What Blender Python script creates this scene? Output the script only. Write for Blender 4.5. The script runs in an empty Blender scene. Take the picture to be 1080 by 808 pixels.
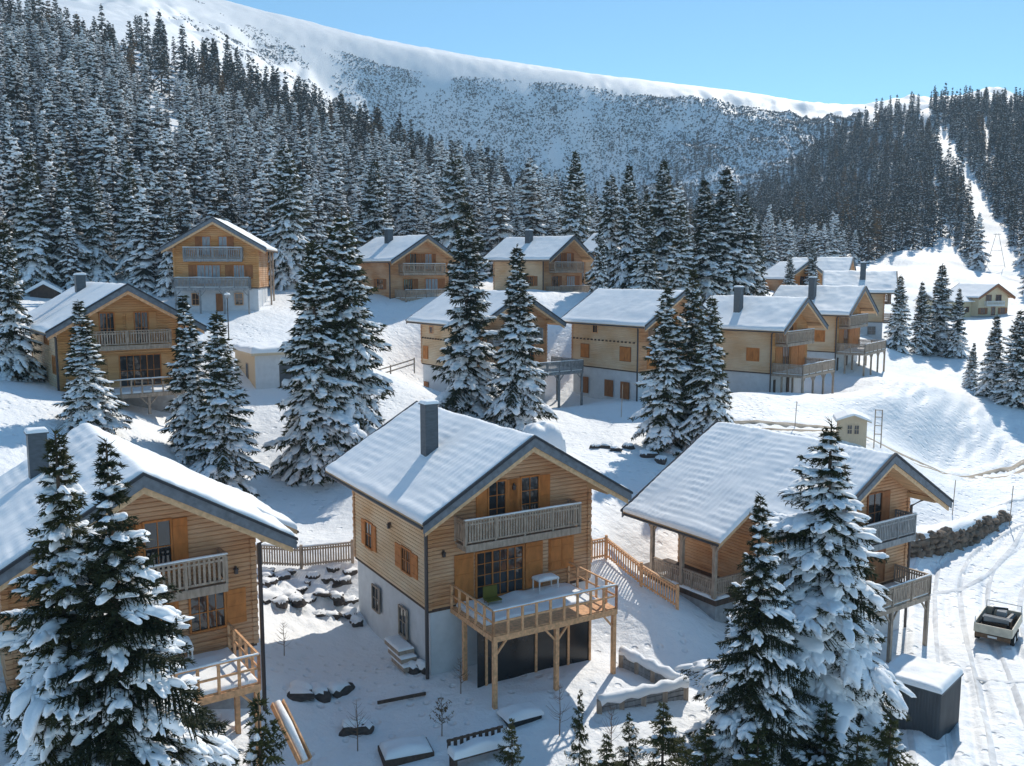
import bpy, math, random
import numpy as np

random.seed(11)
RNG = np.random.default_rng(11)
C = bpy.context.scene.collection
sin, cos, pi, rad = math.sin, math.cos, math.pi, math.radians

# ------------------------------------------------------------------ helpers
class MB:
    """collects quads / triangles and links them as one mesh object"""
    def __init__(s):
        s.v = []; s.f = []; s.m = []; s.sm = []; s.mi = 0; s.smooth = False
    def add(s, vs, fs):
        n = len(s.v); s.v += [tuple(p) for p in vs]
        for q in fs:
            s.f.append([n + i for i in q]); s.m.append(s.mi); s.sm.append(s.smooth)
    def box(s, x0, x1, y0, y1, z0, z1):
        if x0 > x1: x0, x1 = x1, x0
        if y0 > y1: y0, y1 = y1, y0
        if z0 > z1: z0, z1 = z1, z0
        s.add([(x0,y0,z0),(x1,y0,z0),(x1,y1,z0),(x0,y1,z0),(x0,y0,z1),(x1,y0,z1),(x1,y1,z1),(x0,y1,z1)],
              [(0,3,2,1),(4,5,6,7),(0,1,5,4),(1,2,6,5),(2,3,7,6),(3,0,4,7)])
    def bar(s, p, q, w, h=None, up=(0,0,1)):
        """square bar from p to q"""
        h = h or w
        p = np.array(p, float); q = np.array(q, float); d = q - p; d /= np.linalg.norm(d)
        u = np.array(up, float)
        if abs(d.dot(u)) > .95: u = np.array((1., 0, 0))
        a = np.cross(d, u); a /= np.linalg.norm(a); b = np.cross(a, d)
        vs = [o + a*i*w/2 + b*j*h/2 for o in (p, q) for i, j in ((-1,-1),(1,-1),(1,1),(-1,1))]
        s.add(vs, [(3,2,1,0),(4,5,6,7),(0,1,5,4),(1,2,6,5),(2,3,7,6),(3,0,4,7)])
    def tube(s, pts, r, n=6):
        pts = [np.array(p, float) for p in pts]
        rs = r if isinstance(r, (list, tuple)) else [r]*len(pts)
        vs = []
        for i, p in enumerate(pts):
            d = pts[min(i+1, len(pts)-1)] - pts[max(i-1, 0)]; d /= np.linalg.norm(d) + 1e-9
            u = np.array((0, 0, 1.)) if abs(d[2]) < .9 else np.array((1., 0, 0))
            a = np.cross(d, u); a /= np.linalg.norm(a); b = np.cross(a, d)
            vs += [p + rs[i]*(a*cos(2*pi*k/n) + b*sin(2*pi*k/n)) for k in range(n)]
        fs = [(i*n+k, i*n+(k+1) % n, (i+1)*n+(k+1) % n, (i+1)*n+k) for i in range(len(pts)-1) for k in range(n)]
        fs += [tuple(reversed(range(n))), tuple((len(pts)-1)*n+k for k in range(n))]
        s.add(vs, fs)
    def prism(s, prof, y0, y1):
        """closed profile (x, z) extruded along y"""
        n = len(prof)
        vs = [(x, y0, z) for x, z in prof] + [(x, y1, z) for x, z in prof]
        s.add(vs, [tuple(range(n)), tuple(reversed(range(n, 2*n)))] +
              [(i, n+i, n+(i+1) % n, (i+1) % n) for i in range(n)])
    def build(s, name, mats, parent=None, loc=None, rz=0, smooth=False):
        me = bpy.data.meshes.new(name)
        me.from_pydata(s.v, [], s.f)
        for m in (mats if isinstance(mats, (list, tuple)) else [mats]): me.materials.append(m)
        me.polygons.foreach_set('material_index', s.m)
        me.polygons.foreach_set('use_smooth', [True]*len(s.f) if smooth else s.sm)
        o = bpy.data.objects.new(name, me); C.objects.link(o)
        if parent: o.parent = parent
        if loc is not None: o.location = loc
        o.rotation_euler.z = rz
        return o

def np_mesh(name, v, tris=None, quads=None, mats=(), mi=None, smooth=True):
    me = bpy.data.meshes.new(name)
    nt = 0 if tris is None else len(tris); nq = 0 if quads is None else len(quads)
    me.vertices.add(len(v)); me.vertices.foreach_set('co', np.ascontiguousarray(v, np.float32).ravel())
    loops = []
    if nt: loops.append(np.asarray(tris, np.int32).ravel())
    if nq: loops.append(np.asarray(quads, np.int32).ravel())
    loops = np.concatenate(loops)
    starts = np.concatenate([np.arange(nt)*3, nt*3 + np.arange(nq)*4]).astype(np.int32)
    tot = np.concatenate([np.full(nt, 3), np.full(nq, 4)]).astype(np.int32)
    me.loops.add(len(loops)); me.loops.foreach_set('vertex_index', loops)
    me.polygons.add(nt+nq); me.polygons.foreach_set('loop_start', starts); me.polygons.foreach_set('loop_total', tot)
    for m in mats: me.materials.append(m)
    if mi is not None: me.polygons.foreach_set('material_index', np.asarray(mi, np.int32))
    if isinstance(smooth, np.ndarray): me.polygons.foreach_set('use_smooth', smooth)
    else: me.polygons.foreach_set('use_smooth', np.full(nt+nq, bool(smooth)))
    me.update(calc_edges=True); me.validate()
    return me

def link(name, me, parent=None, loc=None, rz=0, sc=None):
    o = bpy.data.objects.new(name, me); C.objects.link(o)
    if parent: o.parent = parent
    if loc is not None: o.location = loc
    o.rotation_euler.z = rz
    if sc is not None: o.scale = sc if hasattr(sc, '__len__') else (sc, sc, sc)
    return o

def tag(o, label=None, cat=None, group=None, kind=None):
    if label: o['label'] = label
    if cat: o['category'] = cat
    if group: o['group'] = group
    if kind: o['kind'] = kind
    return o

def empty(name, loc, rz=0, label=None, cat=None, group=None):
    o = bpy.data.objects.new(name, None); C.objects.link(o)
    o.location = loc; o.rotation_euler.z = rz; o.empty_display_size = .5
    return tag(o, label, cat, group)

# value noise
_T = np.random.default_rng(5).random((256, 256))
def vnoise(x, y):
    xi = np.floor(x).astype(int); yi = np.floor(y).astype(int)
    fx = x - xi; fy = y - yi
    fx = fx*fx*(3-2*fx); fy = fy*fy*(3-2*fy)
    g = lambda i, j: _T[(xi+i) & 255, (yi+j) & 255]
    return ((g(0,0)*(1-fx)+g(1,0)*fx)*(1-fy) + (g(0,1)*(1-fx)+g(1,1)*fx)*fy)*2-1
def fbm(x, y, o=3):
    s = 0; a = 1.
    for i in range(o):
        s = s + a*vnoise(x*2**i + 17.3*i, y*2**i + 5.1*i); a *= .5
    return s

# ------------------------------------------------------------------ materials
def new_mat(name):
    m = bpy.data.materials.new(name); m.use_nodes = True
    nt = m.node_tree; b = nt.nodes['Principled BSDF']
    return m, nt, b
def nd(nt, t, **kw):
    n = nt.nodes.new(t)
    for k, v in kw.items(): setattr(n, k, v)
    return n
def simple(name, col, rough=.7, var=.15, scale=3., vec=(1,1,1), bump=0., metal=0., spec=.3, bdist=.02):
    m, nt, b = new_mat(name); L = nt.links
    b.inputs['Roughness'].default_value = rough; b.inputs['Metallic'].default_value = metal
    b.inputs['Specular IOR Level'].default_value = spec
    tc = nd(nt, 'ShaderNodeTexCoord'); mp = nd(nt, 'ShaderNodeMapping'); mp.inputs['Scale'].default_value = vec
    L.new(tc.outputs['Object'], mp.inputs[0])
    no = nd(nt, 'ShaderNodeTexNoise'); no.inputs['Scale'].default_value = scale; no.inputs['Detail'].default_value = 5
    L.new(mp.outputs[0], no.inputs['Vector'])
    mr = nd(nt, 'ShaderNodeMapRange'); mr.inputs[1].default_value = .3; mr.inputs[2].default_value = .7
    mr.inputs[3].default_value = 1-var; mr.inputs[4].default_value = 1+var
    L.new(no.outputs[0], mr.inputs[0])
    mx = nd(nt, 'ShaderNodeMix', data_type='RGBA', blend_type='MULTIPLY'); mx.inputs[0].default_value = 1
    mx.inputs[6].default_value = (*col, 1); L.new(mr.outputs[0], mx.inputs[7])
    L.new(mx.outputs[2], b.inputs['Base Color'])
    if bump:
        bp = nd(nt, 'ShaderNodeBump'); bp.inputs['Strength'].default_value = bump; bp.inputs['Distance'].default_value = bdist
        L.new(no.outputs[0], bp.inputs['Height']); L.new(bp.outputs[0], b.inputs['Normal'])
    return m
def log_mat(name, dark, light, bleach, amount, course=.2):
    m, nt, b = new_mat(name); L = nt.links
    b.inputs['Roughness'].default_value = .75; b.inputs['Specular IOR Level'].default_value = .2
    tc = nd(nt, 'ShaderNodeTexCoord'); sp = nd(nt, 'ShaderNodeSeparateXYZ'); L.new(tc.outputs['Object'], sp.inputs[0])
    dv = nd(nt, 'ShaderNodeMath', operation='DIVIDE'); dv.inputs[1].default_value = course; L.new(sp.outputs[2], dv.inputs[0])
    fl = nd(nt, 'ShaderNodeMath', operation='FLOOR'); L.new(dv.outputs[0], fl.inputs[0])
    wn = nd(nt, 'ShaderNodeTexWhiteNoise', noise_dimensions='1D'); L.new(fl.outputs[0], wn.inputs['W'])
    mp = nd(nt, 'ShaderNodeMapping'); mp.inputs['Scale'].default_value = (.9, .9, 16); L.new(tc.outputs['Object'], mp.inputs[0])
    no = nd(nt, 'ShaderNodeTexNoise'); no.inputs['Scale'].default_value = 1.4; no.inputs['Detail'].default_value = 6; L.new(mp.outputs[0], no.inputs['Vector'])
    ad = nd(nt, 'ShaderNodeMath', operation='MULTIPLY_ADD'); ad.inputs[1].default_value = .45; L.new(wn.outputs[0], ad.inputs[0])
    sc = nd(nt, 'ShaderNodeMath', operation='MULTIPLY_ADD'); sc.inputs[1].default_value = 1.5; sc.inputs[2].default_value = -.48
    L.new(no.outputs[0], sc.inputs[0]); L.new(sc.outputs[0], ad.inputs[2])
    mx = nd(nt, 'ShaderNodeMix', data_type='RGBA'); mx.inputs[6].default_value = (*dark, 1); mx.inputs[7].default_value = (*light, 1)
    L.new(ad.outputs[0], mx.inputs[0])
    n2 = nd(nt, 'ShaderNodeTexNoise'); n2.inputs['Scale'].default_value = .35; n2.inputs['Detail'].default_value = 4
    mp2 = nd(nt, 'ShaderNodeMapping'); mp2.inputs['Scale'].default_value = (1, 1, 1.6); L.new(tc.outputs['Object'], mp2.inputs[0]); L.new(mp2.outputs[0], n2.inputs['Vector'])
    mr = nd(nt, 'ShaderNodeMapRange'); mr.inputs[1].default_value = .50-.4*amount; mr.inputs[2].default_value = .95-.4*amount
    mr.inputs[4].default_value = min(1, .55+.4*amount); L.new(n2.outputs[0], mr.inputs[0])
    m2 = nd(nt, 'ShaderNodeMix', data_type='RGBA'); m2.inputs[7].default_value = (*bleach, 1)
    L.new(mr.outputs[0], m2.inputs[0]); L.new(mx.outputs[2], m2.inputs[6]); L.new(m2.outputs[2], b.inputs['Base Color'])
    bp = nd(nt, 'ShaderNodeBump'); bp.inputs['Strength'].default_value = .35; bp.inputs['Distance'].default_value = .02
    L.new(no.outputs[0], bp.inputs['Height']); L.new(bp.outputs[0], b.inputs['Normal'])
    return m
def snow_mat(name, col=(.91,.925,.94), scale=1.2, strength=.5, dist=.12, fine=14., coord='Object'):
    m, nt, b = new_mat(name); L = nt.links
    b.inputs['Base Color'].default_value = (*col, 1); b.inputs['Roughness'].default_value = .62
    b.inputs['Specular IOR Level'].default_value = .25
    tc = nd(nt, 'ShaderNodeTexCoord')
    n1 = nd(nt, 'ShaderNodeTexNoise'); n1.inputs['Scale'].default_value = scale; n1.inputs['Detail'].default_value = 6; n1.inputs['Roughness'].default_value = .55
    n2 = nd(nt, 'ShaderNodeTexNoise'); n2.inputs['Scale'].default_value = fine; n2.inputs['Detail'].default_value = 3
    for n in (n1, n2): L.new(tc.outputs[coord], n.inputs['Vector'])
    ad = nd(nt, 'ShaderNodeMath', operation='MULTIPLY_ADD'); ad.inputs[1].default_value = .12
    L.new(n2.outputs[0], ad.inputs[0]); L.new(n1.outputs[0], ad.inputs[2])
    bp = nd(nt, 'ShaderNodeBump'); bp.inputs['Strength'].default_value = strength; bp.inputs['Distance'].default_value = dist
    L.new(ad.outputs[0], bp.inputs['Height']); L.new(bp.outputs[0], b.inputs['Normal'])
    return m
def lumpy_snow(m, trans=.0, prints=False):
    nt = m.node_tree; L = nt.links; b = nt.nodes['Principled BSDF']
    if trans:
        tr = nd(nt, 'ShaderNodeBsdfTranslucent'); tr.inputs['Color'].default_value = (.84, .88, .93, 1)
        ms = nd(nt, 'ShaderNodeMixShader'); ms.inputs[0].default_value = trans
        L.new(b.outputs[0], ms.inputs[1]); L.new(tr.outputs[0], ms.inputs[2]); L.new(ms.outputs[0], nt.nodes['Material Output'].inputs['Surface'])
    if prints:   # scattered footprints and clods
        tc = [n for n in nt.nodes if n.type == 'TEX_COORD'][0]; bp = [n for n in nt.nodes if n.type == 'BUMP'][0]
        vo = nd(nt, 'ShaderNodeTexVoronoi', feature='F1', voronoi_dimensions='2D'); vo.inputs['Scale'].default_value = 1.5; L.new(tc.outputs['Object'], vo.inputs['Vector'])
        m1 = nd(nt, 'ShaderNodeMapRange'); m1.inputs[1].default_value = .14; m1.inputs[2].default_value = .30; L.new(vo.outputs['Distance'], m1.inputs[0])
        sp = nd(nt, 'ShaderNodeSeparateColor'); L.new(vo.outputs['Color'], sp.inputs[0])
        n3 = nd(nt, 'ShaderNodeTexNoise'); n3.inputs['Scale'].default_value = .09; n3.inputs['Detail'].default_value = 2; L.new(tc.outputs['Object'], n3.inputs['Vector'])
        gt = nd(nt, 'ShaderNodeMath', operation='MULTIPLY_ADD'); gt.inputs[1].default_value = -1.9; gt.inputs[2].default_value = 1.76; L.new(n3.outputs[0], gt.inputs[0])
        lt = nd(nt, 'ShaderNodeMath', operation='GREATER_THAN'); L.new(sp.outputs[0], lt.inputs[0]); L.new(gt.outputs[0], lt.inputs[1])
        iv = nd(nt, 'ShaderNodeMath', operation='SUBTRACT'); iv.inputs[0].default_value = 1; L.new(m1.outputs[0], iv.inputs[1])
        ml = nd(nt, 'ShaderNodeMath', operation='MULTIPLY'); L.new(iv.outputs[0], ml.inputs[0]); L.new(lt.outputs[0], ml.inputs[1])
        src = bp.inputs['Height'].links[0].from_socket
        ad = nd(nt, 'ShaderNodeMath', operation='MULTIPLY_ADD'); ad.inputs[1].default_value = -.45; L.new(ml.outputs[0], ad.inputs[0]); L.new(src, ad.inputs[2]); L.new(ad.outputs[0], bp.inputs['Height'])
def needle_mat(name, c1, c2, trans=.25):
    m, nt, b = new_mat(name); L = nt.links
    b.inputs['Roughness'].default_value = .6; b.inputs['Specular IOR Level'].default_value = .25
    oi = nd(nt, 'ShaderNodeObjectInfo'); tc = nd(nt, 'ShaderNodeTexCoord')
    no = nd(nt, 'ShaderNodeTexNoise'); no.inputs['Scale'].default_value = .9; no.inputs['Detail'].default_value = 3
    L.new(tc.outputs['Object'], no.inputs['Vector'])
    ad = nd(nt, 'ShaderNodeMath', operation='MULTIPLY_ADD'); ad.inputs[1].default_value = .5; ad.inputs[2].default_value = -.1
    L.new(oi.outputs['Random'], ad.inputs[0])
    a2 = nd(nt, 'ShaderNodeMath', operation='MULTIPLY_ADD'); a2.inputs[1].default_value = .7
    L.new(no.outputs[0], a2.inputs[0]); L.new(ad.outputs[0], a2.inputs[2])
    mx = nd(nt, 'ShaderNodeMix', data_type='RGBA'); mx.inputs[6].default_value = (*c1, 1); mx.inputs[7].default_value = (*c2, 1)
    L.new(a2.outputs[0], mx.inputs[0]); L.new(mx.outputs[2], b.inputs['Base Color'])
    tr = nd(nt, 'ShaderNodeBsdfTranslucent'); L.new(mx.outputs[2], tr.inputs['Color'])
    ms = nd(nt, 'ShaderNodeMixShader'); ms.inputs[0].default_value = trans
    L.new(b.outputs[0], ms.inputs[1]); L.new(tr.outputs[0], ms.inputs[2])
    L.new(ms.outputs[0], nt.nodes['Material Output'].inputs['Surface'])
    return m

M = {}
M['ground'] = snow_mat('snow_ground', scale=1.3, strength=.7, dist=.26, fine=9)
M['roofsnow'] = snow_mat('snow_on_roof', scale=1.6, strength=.25, dist=.06, fine=18)
M['snow'] = snow_mat('snow_pad', scale=5, strength=.5, dist=.05, fine=30)
M['treesnow'] = snow_mat('snow_on_branch', col=(.93,.94,.955), scale=3.5, strength=.5, dist=.08, fine=25)
lumpy_snow(M['treesnow'], .0); lumpy_snow(M['ground'], 0, True)
M['log'] = log_mat('orange_log', (.35,.145,.058), (.66,.355,.17), (.70,.52,.36), .52)
M['logside'] = log_mat('bleached_log', (.50,.28,.13), (.70,.47,.26), (.74,.60,.43), .75)
M['logplain'] = log_mat('honey_log', (.43,.19,.06), (.67,.37,.15), (.68,.47,.28), .32)
M['wood'] = simple('new_wood', (.70,.39,.205), .7, .25, 6, (1,1,1), .3)
M['woodlight'] = simple('soffit_wood', (.64,.42,.24), .7, .2, 5, (1,.2,1), .2)
M['woodgrey'] = simple('weathered_wood', (.38,.30,.235), .8, .3, 7, (1,1,.3), .3)
M['woodsilver'] = simple('silver_wood', (.27,.275,.28), .8, .3, 7, (1,1,.3), .3)
M['wooddark'] = simple('dark_wood', (.09,.06,.045), .8, .3, 7, (1,1,.3), .3)
M['shutter'] = simple('shutter_wood', (.50,.185,.05), .65, .2, 4, (1,1,.4), .2)
M['shutterdark'] = simple('red_shutter_wood', (.30,.12,.045), .65, .2, 4, (1,1,.4), .2)
M['fascia'] = simple('grey_fascia', (.15,.17,.195), .65, .25, 4, (1,1,1), .2)
M['tile'] = simple('dark_roof_tile', (.035,.038,.045), .6, .2, 8)
M['plaster'] = simple('white_plaster', (.62,.64,.66), .9, .07, 2, (1,1,1), .15)
M['plasterblue'] = simple('shaded_plaster', (.5,.57,.62), .9, .1, 2, (1,1,1), .15)
M['cream'] = simple('cream_plaster', (.66,.55,.37), .9, .06, 2, (1,1,1), .1)
M['creamwood'] = simple('cream_boards', (.62,.50,.35), .8, .12, 4, (6,6,.5), .2)
M['concrete'] = simple('grey_concrete', (.33,.34,.35), .9, .2, 3, (1,1,1), .3)
M['metal'] = simple('chimney_sheet', (.085,.10,.115), .5, .2, 3, (1,1,4), .1, metal=.3, spec=.5)
M['pipe'] = simple('gutter_brown', (.05,.04,.04), .45, .1, 3, spec=.5)
M['garage'] = simple('black_panel', (.012,.014,.016), .25, .2, 1.5, spec=.5)
M['container'] = simple('ribbed_grey_sheet', (.075,.085,.095), .55, .2, 2, (1,1,.3), spec=.4)
M['white'] = simple('white_paint', (.72,.72,.70), .5, .06, 3)
M['truckcream'] = simple('cream_paint', (.55,.50,.40), .5, .15, 3)
M['rust'] = simple('brown_chassis', (.16,.095,.055), .8, .3, 5)
M['rubber'] = simple('tyre_rubber', (.02,.02,.02), .9, .1, 5)
M['stone'] = simple('brown_stone', (.17,.13,.10), .9, .45, 1.6, (1,1,1), .7, bdist=.08)
M['boulder'] = simple('dark_boulder', (.075,.065,.06), .9, .4, 2.2, (1,1,1), .7, bdist=.06)
M['bark'] = simple('spruce_bark', (.10,.07,.05), .9, .35, 6, (1,1,.3), .6)
M['twig'] = simple('bare_twig', (.17,.10,.06), .9, .3, 6)
M['olive'] = simple('olive_plastic', (.15,.14,.025), .5, .1, 3)
M['orange'] = simple('orange_paint', (.5,.16,.04), .5, .1, 3)
M['packed'] = simple('packed_snow', (.72,.735,.75), .75, .18, 1.6, (1,1,1), .6, bdist=.1)
M['mud'] = simple('muddy_snow', (.44,.37,.29), .85, .4, .9, (1,1,1), .6, bdist=.12)
M['needle'] = needle_mat('spruce_needles', (.015,.024,.012), (.06,.062,.018), .25)
M['needleyoung'] = needle_mat('young_spruce_needles', (.035,.05,.018), (.095,.10,.03), .35)
M['needlefar'] = needle_mat('spruce_needles_far', (.013,.022,.016), (.068,.054,.032), .15)
M['frosttwig'] = needle_mat('frosted_scrub', (.085,.09,.10), (.19,.18,.175), .15)
M['larch'] = needle_mat('larch_twigs', (.13,.085,.04), (.2,.13,.06), .2)
m, nt, b = new_mat('window_glass'); M['glass'] = m
b.inputs['Base Color'].default_value = (.022, .026, .03, 1); b.inputs['Roughness'].default_value = .04
b.inputs['Specular IOR Level'].default_value = .8
_tc = nd(nt, 'ShaderNodeTexCoord'); _no = nd(nt, 'ShaderNodeTexNoise'); _no.inputs['Scale'].default_value = 1.1
nt.links.new(_tc.outputs['Object'], _no.inputs['Vector'])
_bp = nd(nt, 'ShaderNodeBump'); _bp.inputs['Strength'].default_value = .06; _bp.inputs['Distance'].default_value = .3
nt.links.new(_no.outputs[0], _bp.inputs['Height']); nt.links.new(_bp.outputs[0], b.inputs['Normal'])
M['curtain'] = simple('pale_curtain', (.30,.34,.38), .6, .25, 5, (3,3,.4))

# ------------------------------------------------------------------ terrain
NEAR = np.array([(-4.1, 43.67, -20.15), (4.26, 48.6, -20.1), (-0.86, 40.53, -20.25), (5.21, 44.11, -20.2), (-0.77, 57.13, -17.2), (-9.18, 52.29, -20.14), (-10.24, 45.01, -20.1), (-12.78, 49.46, -19.3), (-5.39, 41.17, -20.5), (-7.92, 38.0, -20.9), (2.46, 37.39, -21.0), (6.93, 39.57, -21.3), (7.5, 46.13, -20.6), (-15.02, 54.0, -18.19), (-10.46, 55.0, -17.92), (-14.51, 62.0, -18.02), (-19.23, 70.0, -16.16), (-14.62, 73.0, -15.52), (-23.66, 75.0, -14.5), (5.33, 63.0, -15.57), (6.06, 57.0, -16.57), (12.0, 76.0, -15.34), (4.92, 78.0, -15.08), (12.73, 93.0, -13.93), (5.53, 88.0, -14.48), (1.95, 93.0, -14.22), (10.92, 58.08, -19.2), (11.61, 51.32, -20.1), (16.44, 49.87, -22.2), (24.25, 55.11, -22.4), (18.73, 63.33, -20.2), (7.46, 56.96, -18.8), (29.26, 103.0, -14.12), (33.35, 103.0, -14.23), (43.16, 121.66, -14.1), (51.13, 125.32, -14.3), (38.08, 108.34, -15.1), (64.49, 158.0, -11.08), (24.31, 97.0, -13.09), (28.28, 87.0, -14.78), (31.85, 83.0, -15.87), (41.79, 100.0, -14.02), (48.72, 110.0, -13.11), (46.62, 100.0, -16.14), (48.99, 97.0, -19.27), (43.68, 92.0, -20.25), (51.89, 92.0, -19.76), (56.67, 106.0, -17.67), (68.58, 140.0, -16.69), (31.0, 74.0, -20.2), (40.0, 80.0, -20.4), (34.0, 66.0, -22.0), (44.0, 72.0, -21.6), (31.08, 63.0, -22.48), (29.0, 53.0, -22.1), (21.0, 42.0, -22.1), (38.0, 53.0, -22.0), (30.0, 36.0, -22.0), (45.0, 85.0, -20.3), (55.0, 92.0, -19.3), (58.0, 70.0, -22.0), (12.0, 33.0, -21.6), (4.0, 33.0, -21.4), (-13.0, 27.0, -19.8), (-22.0, 27.0, -18.2), (0.0, 20.0, -21.0), (20.0, 20.0, -22.0), (-30.0, 15.0, -18.0), (0.0, 0.0, -21.0), (30.0, 0.0, -22.5), (-30.0, 0.0, -19.0), (-11.34, 38.94, -19.6), (-19.3, 33.57, -17.2), (-16.93, 47.23, -16.9), (-24.89, 41.86, -14.7), (-14.74, 31.82, -19.7), (-34.44, 69.0, -9.24), (-41.07, 78.0, -9.13), (-29.04, 66.0, -10.65), (-24.34, 68.0, -13.73), (-33.08, 62.0, -9.35), (-25.1, 58.0, -13.08), (-44.13, 80.0, -8.7), (-23.34, 86.0, -11.43), (-26.56, 82.0, -11.5), (-39.93, 109.51, -5.0), (-30.43, 110.85, -5.0), (-24.31, 112.0, -5.77), (-25.85, 104.0, -6.97), (-19.69, 112.0, -6.35), (-60.2, 118.0, -3.29), (-18.19, 126.0, -4.29), (-10.4, 126.0, -4.29), (7.31, 142.0, -3.37), (0.0, 122.0, -6.29), (12.4, 120.0, -6.18), (-13.84, 95.0, -10.33), (22.7, 122.0, -6.29), (-60.0, 60.0, -6.0), (-70.0, 90.0, -2.0), (-60.0, 30.0, -13.0), (75.0, 60.0, -22.0), (80.0, 110.0, -17.0), (7.05, 105.95, -14.1), (13.53, 97.69, -14.2), (21.14, 103.54, -14.5), (9.39, 99.4, -14.3), (-10.75, 109.17, -14.4), (-3.87, 99.46, -14.6), (7.85, 100.9, -15.1), (2.97, 106.75, -14.5), (29.86, 105.17, -15.1), (23.16, 111.03, -13.9), (5.5, 53.0, -17.6), (9.1, 50.0, -18.9), (100.0, 0.0, -24.0), (-100.0, 0.0, -10.0), (0.0, -60.0, -21.0), (90.0, -60.0, -24.0), (-90.0, -60.0, -14.0), (-130.0, 100.0, 12.0), (150.0, 100.0, -18.0), (-110.0, 60.0, 0.0), (120.0, 50.0, -21.0)])
COLS = [(-0.818, [(130, 1.3), (200, 27.0), (300, 72.6), (450, 134.6), (800, 284.4), (1100, 401.3), (1500, 505.3)]), (-0.559, [(130, 1.9), (160, 8.1), (200, 23.1), (270, 56.2), (400, 102.6), (700, 209.4), (1100, 360.2), (1500, 470.0)]), (-0.404, [(130, 2.5), (160, 7.6), (200, 19.5), (270, 42.3), (330, 61.4), (420, 97.6), (700, 189.5), (1050, 319.1), (1500, 427.5)]), (-0.248, [(130, -1.0), (160, 2.7), (200, 9.5), (270, 25.8), (350, 47.3), (450, 77.6), (560, 95.4), (830, 168.9), (1000, 259.3), (1060, 281.9), (1500, 374.6)]), (-0.093, [(130, -4.2), (160, -1.2), (200, 4.0), (260, 13.9), (330, 27.6), (420, 43.4), (600, 51.3), (830, 75.1), (950, 193.3), (1010, 230.9), (1500, 327.0)]), (0.062, [(145, -3.3), (200, -0.1), (260, 5.5), (330, 12.3), (450, 15.9), (800, 46.0), (930, 175.7), (985, 204.3), (1500, 287.8)]), (0.217, [(130, -5.8), (180, -2.8), (240, -1.8), (320, -0.1), (450, 6.8), (680, 36.3), (830, 120.3), (890, 156.9), (950, 179.5), (1500, 264.4)]), (0.373, [(160, -10.4), (200, -7.2), (260, -4.6), (330, 0.6), (420, 9.7), (550, 36.0), (680, 81.8), (800, 128.5), (900, 153.4), (1500, 246.8)]), (0.476, [(160, -14.4), (243, -12.8), (300, -4.7), (360, 5.4), (450, 27.2), (560, 64.6), (680, 107.2), (760, 131.0), (1500, 249.8)]), (0.559, [(160, -14.1), (243, -11.8), (300, -4.7), (350, 4.5), (420, 23.3), (500, 47.7), (600, 84.0), (700, 117.9), (1500, 239.5)]), (0.787, [(160, -14.1), (243, -10.0), (330, 8.3), (450, 43.0), (600, 92.8), (800, 147.3), (1500, 261.5)])]
def _tps_solve(P):
    n = len(P); d = np.linalg.norm(P[:, None, :2]-P[None, :, :2], axis=2)
    K = np.where(d > 0, d**2*np.log(d+1e-9), 0) + np.eye(n)*1.2
    A = np.zeros((n+3, n+3)); A[:n, :n] = K; A[:n, n] = 1; A[:n, n+1:] = P[:, :2]; A[n, :n] = 1; A[n+1:, :n] = P[:, :2].T
    return np.linalg.solve(A, np.concatenate([P[:, 2], np.zeros(3)]))
_W = _tps_solve(NEAR)
def tps(x, y):
    z = _W[-3] + _W[-2]*x + _W[-1]*y
    for (px, py, _), w in zip(NEAR, _W):
        r2 = (x-px)**2 + (y-py)**2
        z = z + w*.5*r2*np.log(r2+1e-12)
    return z
def hermite(xk, yk, x):
    """cubic hermite through knots, yk may be (nk,) or (nk, N)"""
    xk = np.asarray(xk, float); yk = np.asarray(yk, float)
    x = np.clip(x, xk[0], xk[-1]); i = np.clip(np.searchsorted(xk, x)-1, 0, len(xk)-2)
    h = np.diff(xk); dl = np.diff(yk, axis=0)/(h if yk.ndim == 1 else h[:, None])
    t = np.concatenate([dl[:1], np.where(dl[1:]*dl[:-1] > 0, 2*dl[1:]*dl[:-1]/(dl[1:]+dl[:-1]+1e-12), 0), dl[-1:]])
    s = (x-xk[i])/h[i]; j = np.arange(len(x))
    g = (lambda a, k: a[k]) if yk.ndim == 1 else (lambda a, k: a[k, j])
    y0, y1, t0, t1 = g(yk, i), g(yk, i+1), g(t, i)*h[i], g(t, i+1)*h[i]
    return (2*s**3-3*s**2+1)*y0 + (s**3-2*s**2+s)*t0 + (-2*s**3+3*s**2)*y1 + (s**3-s**2)*t1
def far(x, y):
    th = x/np.maximum(y, 60.); cz = np.stack([hermite([a for a, b in c], [b for a, b in c], y) for t, c in COLS])
    return hermite([t for t, c in COLS], cz, th)
def sstep(a, b, x):
    t = np.clip((x-a)/(b-a), 0, 1); return t*t*(3-2*t)
ROADS = [([(22, 36), (26, 45), (30, 55), (34, 64), (42, 72), (52, 80)], 4.6, 0.26), ([(16, 84), (30, 86), (40, 87.5), (50, 90.5), (58, 96), (66, 104)], 1.7, 0.2)]
def seg_dist(x, y, pl):
    best = np.full(x.shape, 1e9); side = np.zeros(x.shape)
    for (ax, ay), (bx, by) in zip(pl[:-1], pl[1:]):
        dx, dy = bx-ax, by-ay; l2 = dx*dx+dy*dy
        t = np.clip(((x-ax)*dx+(y-ay)*dy)/l2, 0, 1)
        d = np.hypot(x-ax-t*dx, y-ay-t*dy); c = ((x-ax)*dy-(y-ay)*dx)/math.sqrt(l2)
        m = d < best; best = np.where(m, d, best); side = np.where(m, c, side)
    return best, side
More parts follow.
